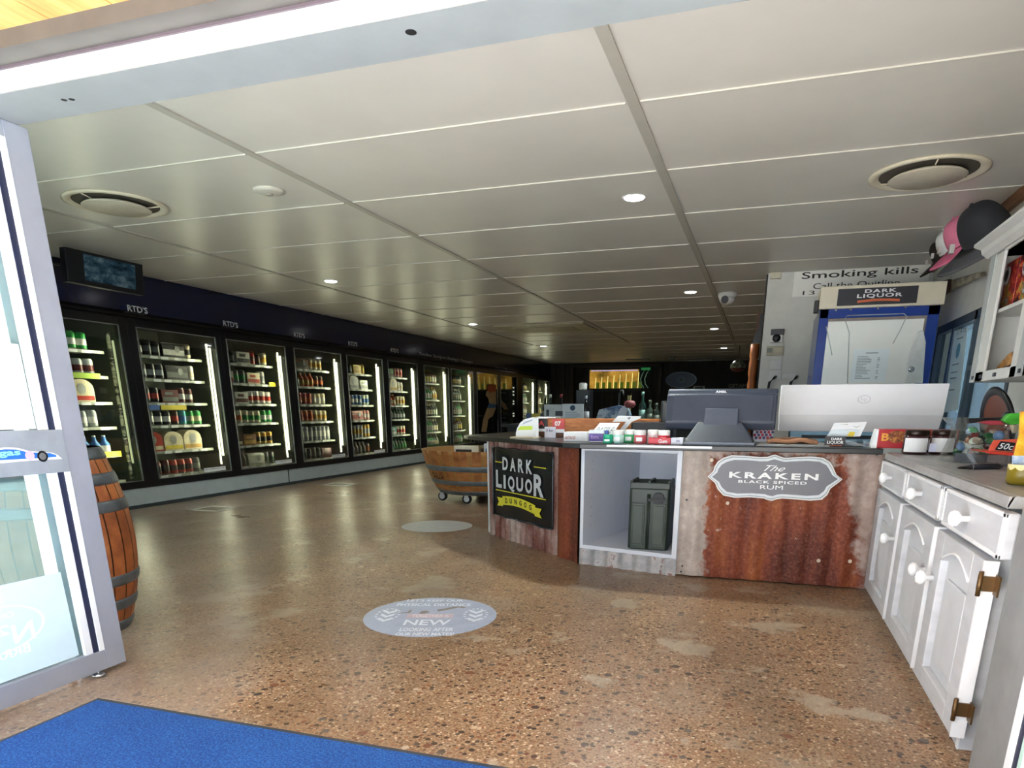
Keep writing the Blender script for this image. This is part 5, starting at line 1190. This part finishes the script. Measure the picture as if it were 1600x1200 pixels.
# leaflet stand
t = thing('leaflet_stand', 'clear stand of white flyers with a black DARK LIQUOR card in front', 'leaflet stand', (.55, 5.9, ZT))
Yf = 5.98; fp_ = lambda a, b, d=0: PY(a, b, Yf) + Vector((0, d, 0))
MB().prism([fp_(1293, 681), fp_(1304, 661), fp_(1355, 659), fp_(1344, 682)], (0, .012, 0)).build('flyer', paper, t)
MB().prism([fp_(1291, 682, -.02), fp_(1298, 671.5, -.02), fp_(1342, 672, -.02), fp_(1337, 682, -.02)], (0, .004, 0)).build('front_flyer', mat('flyer_blue_white', 'd6e4ec', .5), t)
MB().prism([fp_(1322, 681, -.022), fp_(1328, 674, -.022), fp_(1336, 675, -.022), fp_(1333, 682, -.022)], (0, -.001, 0)).build('yellow_flash', mat('flash_yellow', 'e0c53a', .5), t)
b = MB(); b.prism([fp_(1310, 663, -.002), fp_(1325, 662.5, -.002), fp_(1325, 663.5, -.002)], (0, -.001, 0)).prism([fp_(1330, 665, -.002), fp_(1338, 667, -.002), fp_(1346, 665, -.002), fp_(1338, 668, -.002)], (0, -.001, 0)); b.build('print', mat('flyer_ink', '9aa38a', .5), t)
k0, k1 = PY(1288, 696, Yf - .1), PY(1322, 682, Yf - .1)
MB().box((k0.x, Yf - .1, ZT + .001), (k1.x, Yf - .09, k1.z)).build('card', dk2, t)
b = MB(); w = k1.x - k0.x; textmb('DARK', (k0.x + w * .3, Yf - .101, k1.z - .03), (w * .55, 0, 0), (0, 0, .02), .001, 0, b, .03); textmb('LIQUOR', (k0.x + w * .12, Yf - .101, k1.z - .062), (w * .8, 0, 0), (0, 0, .028), .001, 0, b, .03); b.build('lettering', paper, t)
MB().box((k0.x + w * .1, Yf - .102, ZT + .008), (k0.x + w * .85, Yf - .1005, ZT + .014)).build('ribbon', MATS['ribbon_orange'], t)
MB().box((k1.x, Yf - .08, ZT + .001), (k1.x + .16, Yf + .04, ZT + .05)).build('holder', glassmat('acrylic', (.8, .85, .88), .9, .1), t); fix(t)
# red jerky box, jars, and clutter at the corner
t = thing('snack_display', 'red snack box with orange lettering at the right end of the counter', 'box', (1.09, 5.8, ZT))
Yr = 5.78; r0, r1 = PY(1369, 702, Yr), PY(1500, 672, Yr)
MB().box((r0.x, Yr, ZT + .001), (r1.x, Yr + .22, r1.z)).build('carton', mat('snack_red', 'b3242c', .4), t, .003)
MB().prism([(r0.x - .035, Yr + .02, ZT + .001), (r0.x, Yr - .001, ZT + .001), (r0.x, Yr - .001, r1.z), (r0.x - .01, Yr + .02, r1.z)], (0, .15, 0)).build('side_flap', paper, t)
textmb('JUICY', (r0.x + .20, Yr - .001, r1.z - .035), (.24, 0, 0), (.0, 0, .026), .001, 0, None, .03, .3).build('lettering', mat('snack_orange', 'e8843a', .4), t)
c = Vector((r0.x + .13, Yr - .001, ZT + .085)); MB().lathe([(.07, 0, 0), (.07, -.002, 0)], (0, 0, 0), 28, 'y').build('picture', pictmat('snack_picture', [(.35, '3a1c10'), (.5, '8a4a24'), (.62, 'd08a3a'), (.75, 'e8c05a')], 22), t)
pc = [o for o in t.children if o.name.startswith('picture')][0]; pc.location = c; pc.scale = (1, 1, .62)
textmb('B', (r0.x + .025, Yr - .003, ZT + .055), (.05, 0, 0), (0, 0, .055), .001, 0, None, .03).build('initial', mat('snack_gold', 'e0a03a', .4), t)
fix(t)
for k, (px, lb) in enumerate(((1432, 'brown glass jar with white wrap label, left one beside the red snack box'), (1474, 'brown glass jar with white wrap label, right one beside the plastic bag'))):
    c = PZ(px, 711, 1.093) + Vector((0, .08, 0)); r = .085
    t = thing('preserve_jar', lb, 'jar', (c.x, c.y, 1.093))
    MB().lathe([(r * .9, .001, 0), (r, .01, 0), (r, .12, 0), (r * .85, .135, 0)], (c.x, c.y, 1.093), 24).build('glass', mat('jar_brown', '3a141a', .15, coat=.5), t)
    MB().lathe([(r * .9, .132, 0), (r * .93, .138, 0), (r * .93, .165, 0), (r * .88, .17, 0), (.001, .17, 0)], (c.x, c.y, 1.093), 24).build('lid', mat('jar_lid', '2e2018', .3, .4), t)
    lab = MB()
    def lf(u, v, c=c, r=r): an = R(205 + u * 110); return Vector((c.x + (r + .002) * math.cos(an), c.y + (r + .002) * math.sin(an), 1.093 + .02 + v * .095))
    lab.grid(lf, 14, 1).build('label', paper, t); fix(t)
item('jar_label_card', 'small pale label card standing between the two brown jars', 'card', 1451, 1464, 693, 706, 5.2, .004, mat('label_lilac', 'cfd3ec', .5), 0, None)
t = thing('plastic_bag_goods', 'clear plastic bag of green and brown lollies on the cabinet top', 'bag', (1.2, 4.75, 1.093))
bc = PZ(1532, 724, 1.093); bc.z = 1.093
def bag(u, v):
    a_ = 2 * math.pi * u; r = (.20 + .03 * math.sin(5 * a_) * v + .02 * math.sin(3 * a_ + 4 * v)) * (1 - .25 * v + .55 * max(0, v - .75) * 2)
    return Vector((bc.x + r * math.cos(a_) * .9, bc.y + .15 + r * math.sin(a_), 1.094 + v * .26))
MB().grid(bag, 36, 10).build('film', glassmat('bag_film', (.95, .97, .96), .35, .04), t)
random.seed(3)
cols = ['2f6a42', '5f9e72', '4c2420', 'c9d6cc', '6889b4', '8a2f30', '234a34', '9a8f80']
for k in range(26):
    an = random.uniform(0, 6.28); rr_ = random.uniform(.02, .12); z = 1.10 + .033 * (k // 5)
    m_ = MB(); m_.lathe([(.001, -.018, 0), (.024, -.012, 0), (.032, 0, 0), (.02, .012, 0), (.001, .018, 0)], (0, 0, 0), 7, 'z', False)
    o = m_.build('sweet', mat('sweet_' + cols[k % 8], cols[k % 8], .4), t); o.location = (bc.x + rr_ * math.cos(an), bc.y + .15 + rr_ * math.sin(an), z + .02); o.rotation_euler = (random.uniform(-1.2, 1.2), random.uniform(-1.2, 1.2), k)
MB().box((bc.x - .14, bc.y + .0, 1.10), (bc.x + .03, bc.y + .012, 1.15)).build('printed_tag', mat('tag_dark', '5a6068', .5), t); fix(t)
t = thing('lolly_tray', 'red plastic tray with a black 50c sign on the cabinet top', 'tray', (1.3, 4.45, 1.1))
Yt = 4.25; tp = lambda a, b, d=0: PY(a, b, Yt) + Vector((0, d, 0))
MB().prism([tp(1530, 705), tp(1550, 705.5), tp(1592, 708), tp(1640, 708), tp(1640, 712), tp(1580, 712), tp(1548, 709)], (0, .25, 0)).build('rim', mat('tray_red', 'd8402f', .35), t)
MB().prism([tp(1544, 704), tp(1553, 688), tp(1640, 683), tp(1640, 708)], (0, .01, 0)).build('back', mat('tray_red2', 'dd5a44', .35), t)
MB().prism([tp(1535, 712, .02), tp(1640, 714, .02), tp(1630, 731, .02), tp(1545, 729, .02)], (0, .2, 0)).build('clear_tub', glassmat('tub_clear', (.9, .88, .92), .5, .06), t)
MB().prism([tp(1554, 703, -.002), tp(1563, 689, -.002), tp(1587, 692, -.002), tp(1580, 705, -.002)], (0, -.002, 0)).build('sign', dk2, t)
p = tp(1558, 701, -.005); p2 = tp(1580, 703, -.005); p3 = tp(1564, 692, -.005)
textmb('50c', p, p2 - p, p3 - p, .0005, 0, None, .01, 0).build('lettering', paper, t); fix(t)
t = thing('toy_mask', 'bright green and dark red plastic toy beside the lollies', 'toy', (1.5, 4.7, 1.25))
Yg = 4.7; g = lambda a, b: PY(a, b, Yg)
MB().prism([g(1566, 658), g(1577, 646), g(1597, 645), g(1599, 662), g(1580, 664)], (0, .06, 0)).build('green_head', mat('toy_green', '4ec23a', .35), t, .01)
MB().prism([g(1527, 660), g(1545, 657), g(1566, 657), g(1570, 664), g(1548, 664)], (0, .04, 0)).build('red_arm', mat('toy_red', 'a83a48', .4), t, .006)
MB().prism([g(1519, 654), g(1575, 652), g(1578, 645), g(1585, 643), g(1585, 656), g(1520, 662)], (0, .05, 0)).build('black_edge', dk2, t).location = (0, .07, 0)
MB().prism([g(1580, 664), g(1595, 664), g(1590, 675), g(1584, 677)], (0, .03, 0)).build('cream_tip', mat('toy_cream', 'dccfae', .5), t)
MB().prism([g(1584, 664), g(1597, 664), g(1600, 720), g(1580, 722)], (0, .03, 0)).build('leg', glassmat('acrylic', (.8, .85, .88), .9, .1), t); fix(t)
t = thing('round_mirror', 'round dark brown framed disc leaning under the wall cabinet', 'mirror', (1.6, 5.6, 1.3))
c = PX(1560, 668, 1.62)
o = MB().lathe([(.24, 0, 0), (.26, -.02, 0), (.24, -.03, 0), (.2, -.02, 1), (.001, -.02, 1)], (0, 0, 0), 40, 'x').build('disc', [dk2, mat('mirror_brown', '7a4a3c', .25)], t); o.location = c + Vector((.0, 0, .03)); o.rotation_euler = (0, R(-12), R(8)); fix(t)
t = thing('ballpoint_pen', 'black ballpoint pen lying on the cabinet top in front of the bag', 'pen', (1.05, 4.2, 1.1))
p0, p1, p2 = PZ(1497, 731, 1.105), PZ(1517, 730, 1.105), PZ(1567, 729, 1.105)
MB().tube([p0, p1], [.004, .012]).build('cap', dk2, t); MB().tube([p1, p1.lerp(p2, .04)], .016).build('ring', chrome, t); MB().tube([p1.lerp(p2, .04), p1.lerp(p2, .85), p2], [.015, .016, .002]).build('barrel', dk, t); fix(t)
t = thing('honey_jar', 'olive gold pot with a scalloped pale edge at the right edge of the cabinet top', 'jar', (1.2, 3.6, 1.093))
c = PZ(1600, 757, 1.093); c.z = 1.093
MB().lathe([(.06, .001, 0), (.07, .015, 0), (.07, .065, 0), (.066, .075, 0)], c, 24).build('pot', mat('olive_gold', '8a7a1c', .3, var=.1), t)
def scal(u, v): an = 6.283 * u; r = .071; return Vector((c.x + r * math.cos(an), c.y + r * math.sin(an), 1.093 + .085 - (1 - v) * (.012 + .012 * abs(math.sin(an * 5)))))
MB().grid(scal, 60, 1).build('scalloped_trim', mat('trim_cream', 'e8dca0', .5), t); fix(t)
t = thing('sweet_packet', 'yellow, pink and blue sweet packet standing above the olive pot', 'packet', (1.2, 3.75, 1.24))
def sp(a, b, d=0): p = PY(a, b, c.y - .01); return p + Vector((0, d, 0))
MB().prism([sp(1583, 737), sp(1640, 737), sp(1640, 712), sp(1584, 712)], (0, .02, 0)).build('lower_front', pictmat('sweet_blue_print', [(.4, '8fb6e0'), (.55, 'dce6f4'), (.7, 'c04a9a')], 12), t)
MB().prism([sp(1586, 712), sp(1640, 712), sp(1640, 642), sp(1596, 643), sp(1594, 680)], (0, .02, 0)).build('upper_front', pictmat('sweet_yellow_print', [(.35, 'c0402a'), (.48, 'e0a02a'), (.7, 'f0cc40')], 10), t); fix(t)

# behind the counter: dark bench, boards, bottles, screens
t = thing('back_bench', 'dark bench standing behind the counter', 'bench', (-2.6, 11.7, 0))
MB().box((-4.3, 11.3, 1.10), (-.9, 12.3, 1.15)).build('bench_top', mat('bench_dark', '17181a', .5), t, .005)
MB().box((-4.2, 11.36, .02), (-1.0, 12.2, 1.10)).build('cupboard', mat('bench_dark2', '131416', .6), t); fix(t)
ZB = 1.151
def bitem(name, lb, cat, x0, x1, yt, yb, Y, dep, m, extra=None, bev=.003): return item(name, lb, cat, x0, x1, yt, yb, Y, dep, m, bev, ZB, extra)
def e6(t, x0, x1, z0, z1, Y):
    w = x1 - x0; b = MB()
    for k in range(6): b.box((x0 + .15 * w, Y - .002, z1 - .14 - k * .03), (x0 + (.85 if k % 3 else .7) * w, Y - .001, z1 - .13 - k * .03))
    b.build('print', mat('print_blue_grey', '7fa0b8', .5), t)
    MB().lathe([(.045, 0, 0), (.045, -.002, 0)], ((x0 + x1) / 2, Y - .001, z1 - .065), 20, 'y').build('seal', mat('seal_navy', '2a4a6a', .5), t)
bitem('certificate_board', 'white certificate board with a dark round seal behind the timber box', 'sign', 878, 911.5, 631, 656, 11.36, .03, mat('cert_white', 'c9d6de', .5, var=.01), e6)
def e7(t, x0, x1, z0, z1, Y): MB().box((x0 + .2, Y - .002, z0 + .14), (x0 + .33, Y - .001, z0 + .22)).box((x0 + .04, Y - .002, z0 + .14), (x0 + .09, Y - .001, z0 + .24)).build('print', dk, t)
bitem('certificate_board', 'grey white information box left of the certificate board', 'sign', 850, 877.5, 632, 656, 11.36, .06, mat('cert_grey', 'b3bfc2', .5), e7)
bitem('brochure_pack', 'dark blue brochure with yellow top left of the information box', 'brochure', 822, 846, 646, 656, 11.36, .05, mat('brochure_blue', '27406a', .5), lambda t, x0, x1, z0, z1, Y: MB().box((x0 + .1, Y - .002, z1 - .06), (x1 - .02, Y - .001, z1)).build('yellow_band', mat('brochure_yellow', 'a89a2c', .5), t))
def bottle(px, ytop, Y, col, lab, lb, r=.058):
    p = PY(px, ytop, Y); h = p.z - ZB; t = thing('spirit_bottle', lb, 'bottle', (p.x, Y, ZB))
    MB().lathe([(r * .95, .001, 0), (r, .015, 0), (r, h * .55, 0), (r * .9, h * .62, 0), (r * .35, h * .72, 0), (r * .32, h * .9, 0)], (p.x, Y, ZB), 18).build('glass', mat('bottle_' + col, col, .15), t)
    MB().lathe([(r * .38, h * .88, 0), (r * .42, h, 0), (.001, h, 0)], (p.x, Y, ZB), 14).build('cap', mat('cap_' + lab, lab, .4), t)
    MB().lathe([(r * 1.01, h * .15, 0), (r * 1.01, h * .45, 0)], (p.x, Y, ZB), 18).build('label', mat('lab_' + lab, lab, .6), t); return fix(t)
Yx = 11.75
for px, yt, col, lab, lb in ((852, 617, '27332c', '8f9488', 'dark bottle with grey cap left behind the information box'), (860, 616, '24302a', 'b9bdb0', 'dark bottle with pale cap behind the information box'), (877, 616, '1f1a1c', '7c2030', 'dark bottle with red cap behind the certificate board'),
                             (916, 618, '16181c', 'c3c9cf', 'slim black bottle with white label right of the certificate board'), (1016, 625, '3c4a40', '6d7c6a', 'grey green bottle left of the till monitor'), (1026, 630, '2c3630', '5c665c', 'dark green bottle just left of the till monitor'), (1005, 612, '1f3a34', '7fa8a0', 'tall thin green bottle below the right end of the beer screen')):
    bottle(px, yt, Yx, col, lab, lb)
t = thing('white_bucket', 'small white plastic cup sitting on a dark stand behind the counter', 'cup', (-2.5, 12.0, 1.9))
p = PY(911, 609, 12.0); q = PY(911, 598, 12.0)
MB().lathe([(.062, 0, 0), (.068, .02, 0), (.07, q.z - p.z - .02, 0), (.05, q.z - p.z, 0), (.001, q.z - p.z, 0)], p, 20).build('cup', mat('cup_white', 'e9eae8', .4), t); fix(t)
t = thing('coffee_stand', 'tall dark machine stand under the small white cup', 'machine', (p.x, 12.0, ZB))
MB().box((p.x - .10, 11.9, ZB), (p.x + .15, 12.15, p.z - .001)).build('body', mat('machine_dark', '1a1c20', .4), t, .01)
MB().box((p.x - .05, 11.895, ZB + .1), (p.x - .02, 11.9, p.z - .1)).build('pipe', dk, t); fix(t)
t = thing('party_bag', 'blue and white patterned bag behind the timber box, topped with a red bow', 'bag', (-1.9, 11.5, ZB))
Ya = 11.5; ap = lambda a, b: PY(a, b, Ya)
MB().prism([Vector((ap(928, 658).x, Ya, ZB + .001)), ap(936, 640), ap(966, 633), ap(979, 637), ap(984, 648), Vector((ap(980, 658).x, Ya, ZB + .001))], (0, .2, 0)).build('bag', pictmat('party_print', [(.38, '2a4a80'), (.5, '6d8aa8'), (.6, 'b9c8d4'), (.7, '3f6ea8')], 9), t, .01)
MB().prism([ap(962, 655), ap(970, 638), ap(976, 634), ap(982, 640), ap(976, 656)], (0, -.04, 0)).build('white_fold', mat('fold_white', 'b9c6da', .5), t)
q = ap(984, 632); MB().lathe([(.001, -.06, 0), (.07, -.05, 0), (.1, 0, 0), (.08, .05, 0), (.001, .07, 0)], q, 16).build('bow', mat('bow_red', '8c4a50', .6, var=.2), t); fix(t)
t = thing('beer_tap', 'chrome tap font with small badge behind the party bag', 'tap', (-2, 12.0, ZB))
q = PY(968, 610, 12.0); MB().tube([(q.x, 12.0, ZB), (q.x, 12.0, q.z - .05), (q.x + .03, 11.98, q.z), (q.x + .07, 11.95, q.z), (q.x + .09, 11.92, q.z - .08)], .016).build('font', mat('tap_chrome', '7c8486', .2, .8), t)
MB().box((q.x - .08, 11.95, q.z - .32), (q.x + .02, 11.99, q.z - .26)).build('badge', mat('tap_badge', '8f9296', .4), t); fix(t)
bitem('yellow_tag_box', 'small pale yellow topped box behind the party bag', 'box', 979, 985.5, 618, 656, 11.85, .06, mat('tagbox', '8c8454', .5))
# beer screen on the far wall
YS = YB - .12
t = thing('beer_screen', 'glowing amber screen showing glasses of beer on the far wall', 'screen', (-5.8, YS, 2.5))
a_, c_ = PY(921, 607, YS), PY(998, 577, YS)
f0, f1 = PY(893, 612, YS), PY(1036, 566, YS)
MB().box((a_.x - .1, YS + .01, a_.z - .1), (c_.x + .1, YS + .1, c_.z + .1)).build('casing', dk2, t)
MB().box((a_.x, YS - .003, a_.z), (c_.x, YS + .01, c_.z)).build('panel', pictmat('beer_amber', [(.35, '4a3a10'), (.5, '8f6a24'), (.65, 'a8803a')], 1.2, 1.0, (1, 1, .8)), t)
w = c_.x - a_.x; h = c_.z - a_.z; b = MB(); b2 = MB()
for k in range(8):
    x = a_.x + w * (.12 + k * .125); b.prism([(x - .01, YS - .004, a_.z), (x + .02, YS - .004, a_.z), (x + .035, YS - .004, a_.z + h * (.55 + .04 * k)), (x + .01, YS - .004, a_.z + h * (.6 + .04 * k))], (0, -.002, 0))
    b2.box((x + .04, YS - .004, a_.z), (x + .17, YS - .005, a_.z + h * .33))
b.build('glass_edge', mat('beer_glow', 'd8cc7a', .5, var=.05, emit=1.0), t); b2.build('green_base', mat('beer_green', '4a5c14', .5, var=.1, emit=.5), t)
MB().box((a_.x + .05, YS - .006, c_.z - .05), (c_.x - .03, YS - .004, c_.z - .015)).build('top_strip', mat('beer_strip', '9a92c0', .5, emit=.9), t); fix(t)
t = thing('bar_shelf', 'dark cabinet frame around the glowing beer screen on the far wall', 'shelf unit', (-5.6, YS, 1))
MB().box((f0.x, YS - .2, 1.0), (f0.x + .12, YB, 3.1)).box((f1.x - .12, YS - .2, 1.0), (f1.x, YB, 3.1)).box((f0.x, YS - .2, 3.02), (f1.x, YB, 3.12)).build('frame', woodmat('bar_frame', '1a120c', '2b1d12', '3a281a', (3, 3, 1)), t)
MB().box((f0.x, YS - .3, .02), (f1.x, YB, 1.0)).build('cupboard', mat('bar_cupboard', '121316', .6), t); fix(t)
t = thing('light_tube_sign', 'curly green tipped wire light right of the beer screen', 'light', (-4.4, YS, 2.5))
q = [PY(*p, YS - .1) for p in ((1008, 577), (1004, 584), (1001, 592), (1002, 600), (1006, 606))]
MB().tube(q, .02).tube([v + Vector((.16, 0, 0)) for v in q], .02).build('wire', mat('wire_green', '7fa890', .4, emit=.12), t)
MB().box((q[0].x - .15, YS - .15, q[0].z - .03), (q[0].x + .2, YS - .05, q[0].z + .06)).build('cap', mat('wire_cap', '2f8a4a', .4, emit=.3), t); fix(t)
# far wall decorations
t = thing('oval_sign', 'large dark blue oval sign with pale rim on the far wall', 'sign', (-3.1, YS, 2.5))
c = PY(1064, 593.5, YS); rx = .60; rz_ = .30; pts = 48
for nm, s_, d, m_ in (('rim', 1, 0, mat('oval_rim', '5c6d80', .3, .4)), ('face', .93, .02, mat('oval_blue', '13294c', .3)), ('inner_ring', .3, .03, mat('oval_blue2', '1f3f66', .3)), ('centre', .15, .04, mat('oval_dark', '0d1626', .3))):
    MB().prism([(c.x + rx * s_ * math.cos(2 * math.pi * k / pts) * (1 if s_ > .5 else .8), YS + .04 - d, c.z + rz_ * s_ * math.sin(2 * math.pi * k / pts) * (1 if s_ > .5 else 1.3)) for k in range(pts)], (0, .03, 0)).build(nm, m_, t)
fix(t)
t = thing('wall_sign', 'dark wooden sign with pale GETAFF lettering at the right of the far wall', 'sign', (-1, YS, 2.2))
a_, c_ = PY(1124, 610, YS), PY(1172, 594, YS)
MB().box((a_.x, YS, a_.z - .5), (c_.x + .2, YS + .05, c_.z)).build('board', mat('board_dark', '191b18', .6), t)
textmb('GETAFF', (PY(1138, 606, YS).x, YS - .001, PY(1138, 606, YS).z), (PY(1168, 606, YS).x - PY(1138, 606, YS).x, 0, 0), (0, 0, .14), .005, 0, None, .02).build('lettering', mat('board_letters', '7c7a66', .6, emit=.0), t); fix(t)
t = thing('picture_frame', 'small pale picture frame standing behind the till monitor', 'picture frame', (-2.5, YS, 2))
a_, c_ = PY(1083, 612, YS), PY(1101, 603, YS)
MB().box((a_.x, YS - .03, a_.z), (c_.x, YB + .02, c_.z)).build('frame', mat('frame_pale', '9ca59a', .5), t)
MB().box((a_.x + .06, YS - .035, a_.z), (c_.x - .06, YS - .03, c_.z - .05)).build('picture', mat('picture_dark', '27362c', .5), t); fix(t)
c = PY(1153, 573, 22)
t = thing('pendant_lamp', 'round patterned pendant lamp hanging at the back on the right', 'pendant lamp', (c.x, 22, HC))
MB().lathe([(.001, .20, 0), (.12, .17, 0), (.22, .06, 0), (.22, -.04, 1), (.15, -.12, 1), (.001, -.15, 1)], c, 24).build('shade', [pictmat('lamp_print', [(.4, '3a3c30'), (.55, 'a8ac98'), (.7, 'c9ccb8')], 12), mat('lamp_red', '6a3a34', .5)], t)
MB().tube([c + Vector((0, 0, .18)), (c.x, 22, HC)], .01).build('cord', dk, t); fix(t)
c = PY(1049, 563, 26)
tag(MB().lathe([(.001, -.08, 0), (.1, -.06, 0), (.12, .0, 0), (.1, .04, 0)], (c.x, 26, HC - .05), 20).build('speaker_dome', mat('dome_grey', '7c8078', .5)), 'tiny pale ceiling dome at the back above the oval sign', 'ceiling dome')
# orange timber post against the partition end
t = thing('timber_post', 'carved orange brown timber post beside the left edge of the partition', 'post', (-.19, 11.6, 0))
pm_ = woodmat('post_wood', '6d3418', '9a5424', 'b56a34', (4, 4, 1))
MB().lathe([(.062, .0, 0), (.062, 1.8, 0), (.05, 1.86, 0), (.066, 1.93, 0), (.066, 2.1, 0), (.055, 2.14, 0), (.066, 2.2, 0), (.066, 2.36, 0), (.04, 2.37, 0)], (-.205, 11.6, 0), 18).build('shaft', pm_, t)
MB().prism([(-.25, 11.6, 2.37), (-.14, 11.6, 2.37), (-.12, 11.6, 2.75), (-.16, 11.6, 2.8), (-.20, 11.6, 2.6)], (0, .06, 0)).build('dark_hook', dk2, t)
MB().prism([(-.215, 11.58, 2.5), (-.17, 11.58, 2.6), (-.165, 11.58, 2.82), (-.20, 11.58, 2.84)], (0, .03, 0)).build('carved_tip', mat('tip_brown', '5c3c2e', .6), t); fix(t)
bpy.context.view_layer.update()
